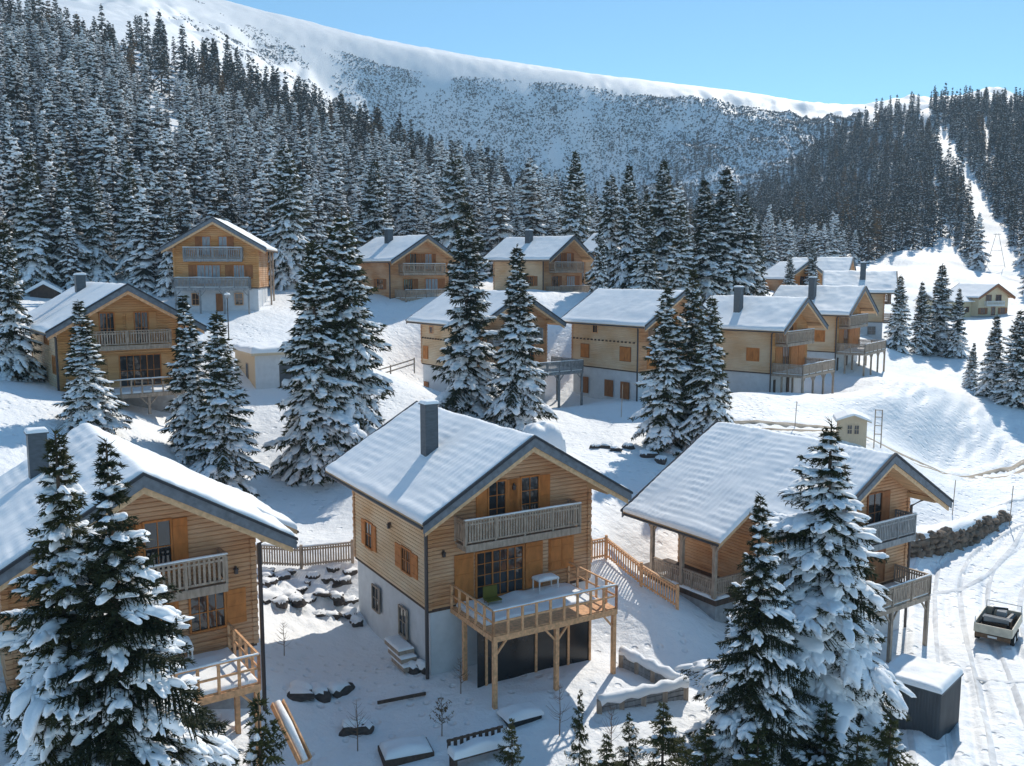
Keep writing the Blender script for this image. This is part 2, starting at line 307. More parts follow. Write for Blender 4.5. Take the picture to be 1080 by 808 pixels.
def terrain(x, y, detail=True):
    x = np.atleast_1d(np.asarray(x, float)); y = np.atleast_1d(np.asarray(y, float))
    w = sstep(112, 158, y)
    z = np.where(w < 1, tps(x, np.minimum(y, 165)), 0)*(1-w) + np.where(w > 0, far(x, y), 0)*w
    a = sstep(40, 160, y)
    z = z + (.10+.25*a)*fbm(x/9, y/9, 3)
    # rough mountain flank
    q = sstep(480, 800, y)
    z = z + q*(8*fbm(x/85, y/85, 2) + 6*np.abs(fbm(x/24+9, y/60, 3)) - 2.5*np.abs(vnoise(x/11, y/14)))*(1-.88*sstep(840, 945, y))
    if detail:
        z = z + (.05*fbm(x/1.7, y/1.7, 3)+.10*np.clip(fbm(x/4.5+31, y/4.5, 2)-.15, 0, 1))*(1-sstep(150, 300, y))
        # trodden snow with footprints
        tr = np.exp(-(((x-24)/7)**2+((y-46)/7)**2))+.5*np.exp(-(((x-10)/5)**2+((y-43)/5)**2))
        z = z - tr*.09*np.clip(vnoise(x/.42, y/.42)*1.8-.35, 0, 1)
        # the rocky bank below the dark fence, gullies on the open slope by the ski run
        z = z + np.exp(-(((x+13)/4.2)**2+((y-51.8)/2.6)**2))*.55*np.abs(vnoise(x/.75, y/.75))
        th_ = x/np.maximum(y, 30); g_ = sstep(.30, .38, th_)*sstep(225, 300, y)*(1-sstep(520, 640, y))
        z = z + g_*(2.6*np.abs(fbm(x/26, y/60, 2)) + .8*vnoise(x/7, y/11))
        # wheel ruts and ploughed ridges on the drive at the right
        for pl, wd, dep in ROADS:
            sel = (x > 10) & (x < 75) & (y > 20) & (y < 110)
            if sel.any():
                d, s_ = seg_dist(x[sel], y[sel], pl)
                on = 1-sstep(wd*.75, wd, d); sb = s_ + .35*vnoise(x[sel]/6, y[sel]/6)
                rut = np.zeros(d.shape)
                for o in np.arange(-wd, wd, 1.15):
                    rut -= dep*np.exp(-((sb-o-.25*sin(o*7))/.2)**2)*(.55+.6*vnoise(x[sel]/3+o, y[sel]/3))
                berm = .22*np.exp(-((d-wd)/.5)**2)*(1+.6*vnoise(x[sel]/.9, y[sel]/.9))
                z[sel] += on*rut + berm
        # wind-combed flank right of the terrace
        sel = (x > 36) & (x < 66) & (y > 84) & (y < 122)
        if sel.any():
            k = np.exp(-(((x[sel]-50)/9)**2+((y[sel]-102)/13)**2))
            z[sel] += k*.42*vnoise((x[sel]*.8-y[sel]*.55)/.75, (x[sel]*.55+y[sel]*.8)/4.0)
    return z
def gz(x, y):
    return float(terrain([x], [y])[0])

_az = np.concatenate([np.arange(-180, -46, 6.), np.arange(-46, -33, 1.), np.arange(-33, 33, .14), np.arange(33, 46, 1.), np.arange(46, 180, 6.)])
_r = [3.]
while _r[-1] < 1650: _r.append(_r[-1]*(1.0068 if 24 < _r[-1] else 1.05))
_r = np.array(_r)
_A, _Rr = np.meshgrid(np.radians(_az), _r)
_x, _y = (_Rr*np.sin(_A)).ravel(), (_Rr*np.cos(_A)).ravel()
# behind the camera the valley floor simply runs on
_z = np.where(_y > -20, terrain(_x, np.maximum(_y, -20)), terrain(_x, np.full_like(_y, -20)))
_z = np.where(_y < 90, np.clip(_z, -40, 60), _z)
_na, _nr = len(_az), len(_r)
_i = np.arange(_nr-1)[:, None]*_na + np.arange(_na)[None, :]
_j = np.arange(_nr-1)[:, None]*_na + (np.arange(_na)[None, :]+1) % _na
_q = np.stack([_i, _j, _j+_na, _i+_na], -1).reshape(-1, 4)
_v = np.stack([_x, _y, _z], 1)
_v = np.concatenate([_v, [[0, 0, gz(0, 0)]]])
_c = np.stack([np.full(_na, len(_v)-1), (np.arange(_na)+1) % _na, np.arange(_na)], 1)
gm = np_mesh('snowy_ground', _v, tris=_c, quads=_q[:, ::-1], mats=[M['ground']])
tag(link('snowy_ground', gm), 'snow covered village slope rising to the bare mountain ridge', kind='structure')
# ------------------------------------------------------------------ chalets
K = .5917; ZB = 12.2          # roof slope; height of a chalet's ridge over its base
class Plane:
    """flat boxes on a wall: u along the wall, z up, o outwards"""
    def __init__(s, kind, val): s.k = kind; s.c = val
    def box(s, mb, u0, u1, z0, z1, o0, o1):
        z0 += ZB; z1 += ZB
        if s.k == 'front': mb.box(u0, u1, s.c-o1, s.c-o0, z0, z1)
        elif s.k == 'back': mb.box(u0, u1, s.c+o0, s.c+o1, z0, z1)
        elif s.k == 'left': mb.box(s.c-o1, s.c-o0, u0, u1, z0, z1)
        else: mb.box(s.c+o0, s.c+o1, u0, u1, z0, z1)

def window(root, pl, u0, u1, z0, z1, nx=2, nz=2, sh='', shm='shutter', frame='shutter', glass='glass', sw=None, door=False):
    """frame with mullions > pane; a shutter on the low-u side (L), the high-u side (R) or closed (C)"""
    name = 'glazed_door' if door else 'window'
    if 'C' in sh:
        f = MB(); pl.box(f, u0-.08, u1+.08, z0-.08, z1+.08, .05, .085); w = f.build(name, M[frame], root)
        for a, b in ((u0, (u0+u1)/2-.012), ((u0+u1)/2+.012, u1)):
            s = MB(); pl.box(s, a, b, z0, z1, .088, .13)
            for k in range(2): pl.box(s, a+.06, b-.06, z0+(z1-z0)*(.12+.5*k), z0+(z1-z0)*(.2+.5*k)+.08, .131, .15)
            s.build('shutter', M[shm], w)
        return w
    f = MB(); t = .085
    pl.box(f, u0-t, u0, z0-t, z1+t, .03, .13); pl.box(f, u1, u1+t, z0-t, z1+t, .03, .13)
    pl.box(f, u0, u1, z1, z1+t, .03, .13); pl.box(f, u0, u1, z0-t, z0, .03, .15)
    n = max(1, int(nx))
    for i in range(1, n):
        u = u0+(u1-u0)*i/n; pl.box(f, u-.035, u+.035, z0, z1, .055, .11)
    for j in range(1, nz):
        z = z0+(z1-z0)*j/nz; pl.box(f, u0, u1, z-.018, z+.018, .057, .10)
    if n <= 3:
        for i in range(n):
            u = u0+(u1-u0)*(i+.5)/n; pl.box(f, u-.016, u+.016, z0, z1, .056, .098)
    w = f.build(name, M[frame], root)
    g = MB(); pl.box(g, u0, u1, z0, z1, .0, .06); g.build('pane', M[glass], w)
    sw = sw or (u1-u0)*.55
    for c in sh:
        a = u0-t-.02-sw if c == 'L' else u1+t+.02
        s = MB(); pl.box(s, a, a+sw, z0-.03, z1+.03, .06, .11)
        for q in (.1, .46, .82): pl.box(s, a+.05, a+sw-.05, z0+(z1-z0)*q, z0+(z1-z0)*q+.09, .111, .13)
        s.build('shutter', M[shm], root)
    return w

def log_walls(root, L, mats, b0, b1, W=4.8, zp=-8.75, course=.2, under=.5, plain=False):
    """four walls of stacked round-faced boards; material 0 gables, 1 side walls"""
    mb = MB()
    def course_strip(P, N, z0, z1):
        p, q = P; n = np.array(N)
        vs = []
        for z, o in ((z0, 0), (z0+.12*course, .042), (z0+.5*course, .055), (z1-.12*course, .042), (z1, 0)):
            for e in (p, q): vs.append((e[0]+n[0]*o, e[1]+n[1]*o, z+ZB))
        mb.add(vs, [(2*i, 2*i+1, 2*i+3, 2*i+2) for i in range(4)])
    ztop = -K*W-under
    zs = np.arange(zp, -under, course)
    for z in zs:
        z1 = z+course
        if z1 < ztop+course*.6:
            mb.mi = 1
            course_strip(((-W, b1), (-W, b0)), (-1, 0), z, z1); course_strip(((W, b0), (W, b1)), (1, 0), z, z1)
        am = min(W, (-under+.1-z)/K)
        mb.mi = 0
        course_strip(((-am, b0), (am, b0)), (0, -1), z, z1); course_strip(((am, b1), (-am, b1)), (0, 1), z, z1)
    # corners where the logs cross
    mb.mi = 0
    for a in (-W, W):
        for b in (b0, b1):
            for i, z in enumerate(np.arange(zp, ztop, course)):
                e = .13 if i % 2 else .11
                mb.box(a-e, a+e, b-e*.9, b+e*.9, z+.012+ZB, z+course-.012+ZB)
    o = mb.build('wall', [M[mats[0]], M[mats[1]]], root)
    return o

def plain_walls(root, m, b0, b1, W, zp, under=.5):
    mb = MB(); ze = -K*W-under
    prof = [(-W, zp+ZB), (W, zp+ZB), (W, ze+ZB), (0, -under+ZB), (-W, ze+ZB)]
    mb.prism(prof, b0, b1)
    return mb.build('wall', M[m], root)

def roof(root, L, segs, snow=.22, res=.16, seed=0, shadow_groove=None, rib=1., fascia='fascia', lower='woodlight'):
    """segs: (b0, b1, aL, aR) pieces of the gabled slab"""
    mb = MB()
    zt = lambda a: -K*abs(a)-.2+ZB
    for b0, b1, aL, aR in segs:
        mb.mi = 0
        prof = [(aL, zt(aL)), (0, zt(0)), (aR, zt(aR)), (aR, zt(aR)-.24), (0, zt(0)-.28), (aL, zt(aL)-.24)]
        mb.prism(prof, b0+.03, b1-.03)
    # purlins and rafters carry the overhang
    for a in (0., -4.75, 4.75):
        mb.box(a-.13, a+.13, .22, L-.22, zt(a)-.28-.36, zt(a)-.28 if a == 0 else zt(abs(a)+.13)-.27)
    r = mb.build('roof', [M['woodlight']], root)
    # barge boards, front and back: one mesh per board
    def board(name, m, e, y0, y1, t0, tE, u0, uE):
        f = MB(); vs = []
        for y in (y0, y1): vs += [(0, y, zt(0)+t0), (e, y, zt(e)+tE), (e, y, zt(e)+uE), (0, y, zt(0)+u0)]
        f.add(vs, [(0,1,2,3), (7,6,5,4), (0,4,5,1), (1,5,6,2), (2,6,7,3), (3,7,4,0)])
        f.build(name, M[m], r)
    for yb, sgn in ((0, -1), (L, 1)):
        for s in (-1, 1):
            aE = [x for x in segs if (x[0] <= .01 if yb == 0 else x[1] >= L-.01)][0]
            e = aE[2] if s < 0 else aE[3]
            y0, y1 = (yb-.05, yb+.03) if sgn < 0 else (yb-.03, yb+.05)
            board('barge_board', fascia, e*1.005, y0, y1, .04, .04, -.42, -.36)
            board('verge_tiles', 'tile', e*1.012, y0-.07 if sgn < 0 else y0, y1+.07 if sgn > 0 else y1, .17, .17, .042, .042)
            if sgn < 0: board('verge_board', lower, 5.9*s, .06, .14, -.28, -.24, -.70, -.60)
    for b0, b1, aL, aR in segs:
        for e in (aL-.06, aR+.06):
            g = MB(); g.tube([(e, b0+.1, zt(abs(e)-.06)-.14), (e, b1-.1, zt(abs(e)-.06)-.14)], .075, 6); g.build('gutter', M['pipe'], r)
    # snow blanket, rounded towards every edge
    V = []; Q = []; off = 0
    for si, (b0, b1, aL, aR) in enumerate(segs):
        nb = max(4, int((b1-b0)/res)); na = max(12, int((aR-aL)/res))
        # cluster grid lines at the edges so the roll is round
        ed = np.array([0, .02, .06, .12, .2])
        us = np.unique(np.concatenate([ed, np.linspace(.3, aR-aL-.3, na), aR-aL-ed]))
        c0 = b0+(.05 if b0 < .01 else 0); vs_ = np.unique(np.concatenate([ed, np.linspace(.3, b1-c0-.3, nb), b1-c0-ed]))
        A, B = np.meshgrid(aL+us, c0+vs_, indexing='ij')
        dist = np.full(A.shape, 9.)
        dist = np.minimum(dist, np.minimum(A-aL, aR-A))
        for bb, s in ((c0, 1), (b1, -1)):
            nbr = [x for x in segs if abs((x[1] if s > 0 else x[0])-bb) < .01]
            db = (B-bb)*s
            if nbr: db = np.where((A >= nbr[0][2]-.01) & (A <= nbr[0][3]+.01), 9, db)
            dist = np.minimum(dist, db)
        T = snow*(1+.22*fbm(A/1.9+seed*7, B/1.9, 2)+.10*vnoise(A/.5, B/.5+seed))
        rnd = np.sqrt(np.clip(1-(1-np.clip(dist/.2, 0, 1))**2, 0, 1))
        th = T*rnd
        if shadow_groove: th = th*shadow_groove(A, B)
        rip = rib*(.022*np.sin(2*pi*np.abs(A)/.46+.8*vnoise(A/2, B/2))*(.5+.6*vnoise(A/1.6+3, B/1.1)) + .018*np.sin(2*pi*B/.36+2*vnoise(A/.5, B/3))*(.5+.5*vnoise(A/1.6, B/2.2+8)))
        bulge = .07*np.exp(-(np.minimum(A-aL, aR-A)/.45)**2)*np.clip(dist/.2, 0, 1)
        Z = -K*np.sqrt(A**2+.02)-.2+ZB + th + rip*rnd*.9 + bulge + .002
        # roll a little over the eave
        over = .10*rnd*np.exp(-(dist/.12)**2)
        X = A - np.where(A-aL < .25, over, 0) + np.where(aR-A < .25, over, 0)
        V.append(np.stack([X, B, Z], -1).reshape(-1, 3))
        n0, n1 = A.shape
        i = (np.arange(n0-1)[:, None]*n1+np.arange(n1-1)[None]).ravel()+off
        Q.append(np.stack([i, i+n1, i+n1+1, i+1], 1)); off += n0*n1
    me = np_mesh('roof_snow', np.concatenate(V), quads=np.concatenate(Q), mats=[M['roofsnow']])
    link('roof_snow', me, r)
    return r

def chimney(root, a, b, wa, wb, top, bot, mat='metal'):
    m = MB(); m.box(a-wa/2, a+wa/2, b-wb/2, b+wb/2, bot+ZB, top+ZB)
    for s in (-1, 1):   # standing seams
        m.box(a+s*wa/2-.02*s-.015, a+s*wa/2-.02*s+.015, b-wb/2-.012, b-wb/2-.003, bot+ZB, top+ZB-.05)
    c = m.build('chimney', M[mat], root)
    m = MB(); m.box(a-wa/2-.07, a+wa/2+.07, b-wb/2-.07, b+wb/2+.07, top+ZB+.002, top+ZB+.06); m.build('chimney_cap', M[mat], c)
    snow_slab(a-wa/2-.06, a+wa/2+.06, b-wb/2-.06, b+wb/2+.06, top+ZB+.06, .17, c, 'snow_cap')
    return c

def snow_slab(x0, x1, y0, y1, z, t, parent, name='snow_cover', seed=0, res=.12, amp=.2, loc=None, rz=0, edge=.12):
    nx = max(4, int((x1-x0)/res)); ny = max(4, int((y1-y0)/res)); e = min(edge, (x1-x0)*.3, (y1-y0)*.3)
    ed = np.array([0, .15, .5, 1])*e
    us = np.unique(np.concatenate([ed, np.linspace(e*1.4, x1-x0-e*1.4, nx), x1-x0-ed])); vs = np.unique(np.concatenate([ed, np.linspace(e*1.4, y1-y0-e*1.4, ny), y1-y0-ed]))
    A, B = np.meshgrid(x0+us, y0+vs, indexing='ij')
    d = np.minimum(np.minimum(A-x0, x1-A), np.minimum(B-y0, y1-B))
    th = t*(1+amp*fbm(A/.8+seed*3.3, B/.8+x0, 2))*np.sqrt(np.clip(1-(1-np.clip(d/e, 0, 1))**2, 0, 1))
    V = np.stack([A, B, z+.003+np.maximum(th, 0)], -1).reshape(-1, 3)
    n0, n1 = A.shape
    i = (np.arange(n0-1)[:, None]*n1+np.arange(n1-1)[None]).ravel()
    me = np_mesh(name, V, quads=np.stack([i, i+n1, i+n1+1, i+1], 1), mats=[M['snow']])
    return link(name, me, parent, loc, rz)

def slat_rail(mb, p, q, z0, z1, mb_top=None, step=.155, w=.10, th=.03):
    """upright boards between two rails from p to q (x, y), heights z0..z1"""
    p = np.array(p, float); q = np.array(q, float); L = np.linalg.norm(q-p); d = (q-p)/L; n = max(2, int(L/step))
    for i in range(n):
        c = p+d*(i+.5)*L/n
        mb.bar((*c, z0+.05), (*c, z1-.06), w, th, up=(-d[1], d[0], 0))
    mb.bar((*p, z0+.1), (*q, z0+.1), .05, .09); mb.bar((*p, z1-.2), (*q, z1-.2), .05, .09)
    mb.bar((*p, z1), (*q, z1), .16, .07)
    k = max(1, round(L/1.7))
    for i in range(k+1):
        c = p+d*L*i/k; mb.bar((*c, z0-.08), (*c, z1-.035), .11, .11, up=(-d[1], d[0], 0))

def balcony(root, a0, a1, zr=-4.15, zf=-5.45, b=.95, bw=2.1, mat='woodgrey', snow=True, step=.155):
    fl = MB(); fl.box(a0, a1, b-.02, bw, zf-.12+ZB, zf+ZB)
    fl.box(a0-.02, a1+.02, b-.10, b-.025, zf-.26+ZB, zf+.10+ZB)
    for a in np.linspace(a0+.15, a1-.15, 5): fl.box(a-.07, a+.07, b+.02, bw, zf-.3+ZB, zf-.125+ZB)
    o = fl.build('balcony', M[mat], root)
    r = MB()
    slat_rail(r, (a0, b), (a1, b), zf+ZB+.12, zr+ZB, step=step)
    slat_rail(r, (a0, b+.1), (a0, bw), zf+ZB+.12, zr+ZB, step=step); slat_rail(r, (a1, b+.1), (a1, bw), zf+ZB+.12, zr+ZB, step=step)
    r.build('railing', M[mat], o)
    if snow: snow_slab(a0-.07, a1+.07, b-.075, b+.075, zr+ZB+.036, .06, o, 'snow_cover', edge=.05)
    return o

def deck(root, a0, a1, b0, b1, zf, ground, mat='wood', rail='open', posts=3, backposts=True, zr=1.1, snow=.16, snowbox=None, sides='LR', front=True, railmat=None):
    """timber terrace on posts in front of the gable"""
    railmat = railmat or mat
    d = MB(); z = zf+ZB
    n = max(3, int((b1-b0)/.16))
    for i in range(n):
        y = b0+(b1-b0)*(i+.5)/n; w = (b1-b0)/n-.012
        d.box(a0, a1, y-w/2, y+w/2, z-.05, z)
    for a in np.arange(a0+.06, a1, .75): d.box(a-.05, a+.05, b0+.07, b1, z-.26, z-.055)
    d.box(a0-.03, a1+.03, b0-.06, b0+.055, z-.34, z-.054)
    d.box(a0-.06, a0+.004, b0+.06, b1, z-.3, z-.056); d.box(a1-.004, a1+.06, b0+.06, b1, z-.3, z-.056)
    o = d.build('deck', M[mat], root)
    for i in range(posts):
        a = a0+.1+(a1-a0-.2)*i/(posts-1)
        for y in ((b0+.06, b1-1.2) if backposts else (b0+.06,)):
            p = MB(); p.box(a-.10, a+.10, y-.10, y+.10, ground+ZB, z-.345)
            if y == b0+.06:
                for s in (-1, 1):
                    if (i > 0 or s > 0) and (i < posts-1 or s < 0): p.bar((a+.1*s, y, z-.95), (a+.62*s, y, z-.36), .09)
            p.build('post', M[mat], o)
    r = MB()
    runs = ([((a0, b0), (a1, b0))] if front else []) + ([((a0, b0), (a0, b1))] if 'L' in sides else []) + ([((a1, b0), (a1, b1))] if 'R' in sides else [])
    for p, q in runs:
        if rail == 'slat': slat_rail(r, p, q, z+.06, z+zr)
        else:
            p = np.array(p); q = np.array(q); L = np.linalg.norm(q-p); k = max(2, round(L/.78))
            for i in range(k+1):
                c = p+(q-p)*i/k; r.bar((*c, z-.32), (*c, z+zr-.02), .09, .11)
            for h in (zr, zr*.52): r.bar((*p, z+h), (*q, z+h), .09 if h == zr else .05, .06 if h == zr else .09)
    r.build('railing', M[railmat], o)
    if snow:
        x0, x1, y0, y1 = snowbox or (a0+.05, a1-.05, b0+.05, b1-.05)
        snow_slab(x0, x1, y0, y1, z, snow, o, 'deck_snow', amp=.35)
        if front: snow_slab(a0, a1, b0-.05, b0+.06, z+zr+.03, .05, o, 'rail_snow', edge=.05, amp=.6)
    return o

def basement(root, L, b0, b1, mat='plaster', W=4.72, deep=-14.5, sill='wooddark', zp=-8.75):
    m = MB(); m.box(-W, W, b0+.06, b1-.06, deep+ZB, zp-.12+ZB); o = m.build('basement_wall', M[mat], root)
    m = MB(); m.box(-W-.12, W+.12, b0-.05, b1+.05, zp-.118+ZB, zp+.04+ZB); m.build('sill_beam', M[sill], root)
    return o

def downpipe(root, a, b, ztop=-3.9, zbot=-12.2):
    m = MB(); m.tube([(a*1.16, b-.6, ztop+.1+ZB), (a*1.03, b-.12, ztop-.35+ZB), (a*1.03, b-.12, zbot+ZB)], .095, 6)
    return m.build('drainpipe', M['pipe'], root)

def lantern(root, pl, u, z):
    m = MB(); pl.box(m, u-.03, u+.03, z, z+.14, .05, .22); pl.box(m, u-.07, u+.07, z-.18, z, .10, .24); pl.box(m, u-.1, u+.1, z+.001, z+.04, .08, .26)
    return m.build('wall_lamp', M['pipe'], root)

def start(name, key, label, cat='chalet', group='snow covered timber chalets'):
    (x, y, z), yaw, L = CHAL[key]
    return empty(name, (x, y, z-ZB), rad(yaw), label, cat, group), L

CHAL = {'A': ((1.1, 44.3, -8.0), 30.5, 13.7), 'B': ((21.6, 50.8, -10.2), 33.9, 13.5), 'C': ((-14.2, 34.6, -7.7), 34, 13), 'D': ((-30.3, 72.6, -1.0), 36.1, 16.45), 'E': ((18.6, 99.0, -2.1), 38.1, 13.6), 'F': ((34.6, 107.4, -3.1), 48.8, 12.75), 'G': ((47.7, 124.2, -2.1), 51.8, 12), 'K': ((-34.9, 108.2, 6.2), 8, 12), 'J1': ((-11.6, 128.0, 4.94), 40, 13.5), 'J2': ((9.4, 140.0, 5.25), 50, 13.5), 'L1': ((24.5, 152.0, 6.4), 50, 13.5), 'H': ((67.2, 161.2, -0.1), 71.3, 12.2), 'M': ((1.2, 100.6, -2.3), 35.3, 15.5), 'I1': ((75.67, 205.0, 2.87), 62, 14), 'I2': ((61.2, 190.0, 1.89), 25, 9), 'Y': ((128.2, 242.9, -3.5), 17.5, 13.3)}

# ---- the chalet in the middle of the foreground
root, L = start('timber_chalet', 'A', 'central foreground chalet with a snowy open railed deck on posts above black panels')
FB, BB = 2.1, 12.1
basement(root, L, FB, BB); log_walls(root, L, ('log', 'logside'), FB, BB)
roof(root, L, [(0, L, -6, 6)], res=.10, seed=1)
chimney(root, -2.75, 6.2, .74, .66, .9, -3)
FR, LF = Plane('front', FB), Plane('left', -4.8)
window(root, FR, -1.45, -.5, -4.75, -2.68, 1, 3, 'LR', sw=.62, door=True)
window(root, FR, .48, 1.5, -4.75, -2.66, 1, 3, 'LR', sw=.62, door=True)
window(root, FR, -2.15, .55, -8.6, -6.25, 3, 4, '', door=True)
for a in (-3.42, .72):
    s = MB(); FR.box(s, a, a+1.06, -8.6, -6.15, .06, .12)
    for q in (-8.2, -7.3, -6.5): FR.box(s, a+.08, a+.98, q, q+.12, .121, .145)
    s.build('shutter', M['shutter'], root)
window(root, FR, 2.25, 3.7, -7.82, -6.2, 2, 2, 'C')
window(root, LF, 9.35, 10.3, -7.55, -6.15, 1, 2, 'LR', sw=.5)
window(root, LF, 4.1, 5.2, -7.5, -6.3, 2, 2, 'LR', sw=.75)
window(root, LF, 8.5, 9.4, -10.95, -9.65, 1, 2, '', frame='woodgrey'); window(root, LF, 4.75, 5.65, -11.1, -9.65, 1, 2, '', frame='woodgrey')
lantern(root, FR, -.02, -3.0); lantern(root, FR, -4.05, -5.9); lantern(root, LF, 6.7, -5.5)
balcony(root, -3.35, 3.42)
deck(root, -3.6, 3.45, -2.25, 2.02, -8.75, -12.8, 'wood', 'open', 3, True, 1.15, .17, (-3.4, 3.2, -1.05, 1.95))
downpipe(root, -4.85, FB)
g = MB(); g.box(-3.35, 3.3, -.26, -.2, -13+ZB, -9.15+ZB); g.build('garage_panel', M['garage'], root)
for a in (-2.9, -.05, 1.9, 3.25):
    g = MB(); g.box(a-.06, a+.06, -.34, -.265, -13+ZB, -9.16+ZB); g.build('panel_post', M['wood'], root)
AR = root
# ---- the chalet on the right with the corner porch
root, L = start('timber_chalet', 'B', 'timber chalet in the right foreground, with corner porch and two grey balconies facing the road')
FB, BB = 2.1, 11.9
basement(root, L, FB, BB, 'plaster'); log_walls(root, L, ('log', 'log'), FB, BB)
roof(root, L, [(0, 5.1, -6, 6), (5.1, L, -8.4, 6)], res=.10, seed=2)
FR, LF = Plane('front', FB), Plane('left', -4.8)
window(root, FR, .7, 2.0, -5.3, -3.0, 1, 2, 'R', shm='shutterdark', frame='shutterdark', door=True)
window(root, FR, -1.9, -.6, -5.3, -3.0, 1, 2, 'L', shm='shutterdark', frame='shutterdark', door=True)
s = MB(); FR.box(s, .3, 2.5, -8.6, -6.3, .06, .12); FR.box(s, 2.53, 2.62, -8.6, -6.3, .06, .14); s.build('shutter', M['shutterdark'], root)
window(root, FR, -2.6, -.4, -8.4, -6.3, 2, 2, '', door=True)
window(root, LF, 3.2, 4.2, -7.5, -6.2, 2, 2, 'LR', sw=.6)
balcony(root, -3.4, 3.55, -4.3, -5.6, .75, FB, 'woodsilver', True)
deck(root, -3.6, 3.75, -.3, FB, -8.95, -13, 'woodgrey', 'slat', 3, False, 1.15, .1)
downpipe(root, 4.9, FB)
p = MB()   # porch: floor, posts with brackets, railing
p.box(-8.2, -4.85, 5.5, 13.1, -9.05+ZB, -8.75+ZB); o = p.build('porch', M['wooddark'], root)
for b in (5.85, 8.5, 11.1):
    q = MB(); q.box(-8.1, -7.88, b-.11, b+.11, -8.749+ZB, -5.25+ZB)
    for s in (-1, 1): q.bar((-7.99, b, -5.95+ZB), (-7.99, b+.55*s, -5.28+ZB), .10)
    q.build('post', M['woodgrey'], o)
q = MB(); q.box(-8.12, -7.86, 5.4, 13.2, -5.249+ZB, -5.06+ZB); q.build('porch_beam', M['woodgrey'], o)
q = MB(); slat_rail(q, (-7.99, 5.95), (-7.99, 11.0), -8.65+ZB, -7.6+ZB); slat_rail(q, (-7.9, 5.85), (-4.95, 5.85), -8.65+ZB, -7.6+ZB); q.build('railing', M['woodgrey'], o)
q = MB(); q.box(-8.1, -4.9, 5.6, 13.0, -14+ZB, -9.06+ZB); q.build('porch_base', M['concrete'], o)
snow_slab(-8.15, -6.9, 5.6, 11, -8.749+ZB, .08, o, 'porch_snow', amp=.8)
# ---- the near chalet at the left edge
root, L = start('timber_chalet', 'C', 'timber chalet at the left edge of the foreground, half hidden by a tall snowy spruce')
FB, BB = 2.1, 12.2
basement(root, L, FB, BB, 'concrete'); log_walls(root, L, ('log', 'log'), FB, BB)
roof(root, L, [(0, 6.2, -6, 6), (6.2, L, -6, 8.4)], res=.10, seed=3, snow=.34)
chimney(root, -2.6, 9.0, .78, .7, .42, -3)
FR, LF = Plane('front', FB), Plane('left', -4.8)
window(root, FR, .35, 1.35, -4.75, -2.6, 1, 2, 'LR', sw=.6, door=True)
window(root, FR, -1.6, -.6, -4.75, -2.6, 1, 2, 'LR', sw=.6, door=True)
window(root, FR, 2.05, 3.45, -7.6, -6.1, 2, 2, 'R', sw=.85)
window(root, FR, -1.2, .45, -8.4, -6.1, 2, 3, 'R', sw=1.0, door=True)
lantern(root, FR, 4.0, -5.2)
balcony(root, -3.35, 3.3, -4.15, -5.45, .95, FB, 'woodgrey', True, .2)
deck(root, -3.6, 3.6, -1.95, FB-.06, -8.7, -13, 'wood', 'open', 3, True, 1.15, .14)
downpipe(root, 4.95, FB+.1)
m = MB()   # narrow plank ramp beside the deck
m.bar((4.15, -1.7, -9.9+ZB), (4.45, -3.9, -11.5+ZB), .06, .3); m.bar((4.62, -1.65, -9.9+ZB), (4.92, -3.85, -11.5+ZB), .06, .3); m.bar((4.38, -1.7, -9.95+ZB), (4.68, -3.9, -11.55+ZB), .4, .05)
t_ = m.build('ramp', M['wood'], root)
m = MB(); m.smooth = True; m.tube([(4.38, -1.7, -9.86+ZB), (4.5, -2.6, -10.5+ZB), (4.68, -3.9, -11.45+ZB)], [.14, .19, .12], 8); m.build('snow_cover', M['snow'], t_)
# ---- chalet with the honey coloured gable, left of the middle
root, L = start('timber_chalet', 'D', 'honey coloured timber chalet with shadow striped roof behind the small conical spruce at left')
FB, BB = 2.1, 14.6
basement(root, L, FB, BB, 'concrete', zp=-8.7); log_walls(root, L, ('logplain', 'logside'), FB, BB)
roof(root, L, [(0, L, -6, 6)], res=.2, seed=4, snow=.2, fascia='fascia', lower='wood', shadow_groove=lambda A, B: .25+.75*np.clip(np.abs(B-6.3)/.3, 0, 1))  # snow thinned to a groove that stands in for a dark shadow line
chimney(root, -1.2, 11.5, .8, .7, .5, -2)
FR, LF = Plane('front', FB), Plane('left', -4.8)
window(root, FR, -1.75, -.72, -4.9, -2.45, 2, 2, 'LR', shm='logplain', sw=.6, door=True); window(root, FR, .92, 1.9, -4.9, -2.45, 2, 2, 'LR', shm='logplain', sw=.6, door=True)
window(root, FR, -.4, 2.75, -8.4, -5.95, 3, 2, 'LR', shm='logplain', sw=.85, door=True)
window(root, LF, 6.2, 8.0, -5.0, -4.1, 2, 1, ''); window(root, LF, 3.5, 4.8, -7.2, -5.9, 2, 2, '')
balcony(root, -3.4, 3.4, -3.85, -5.1, .95, FB, 'woodgrey', False, .2)
deck(root, -4.4, 3.6, -1.3, FB-.06, -8.65, -10.4, 'woodgrey', 'open', 4, False, 1.1, .14)
downpipe(root, -4.9, FB)
DR = root
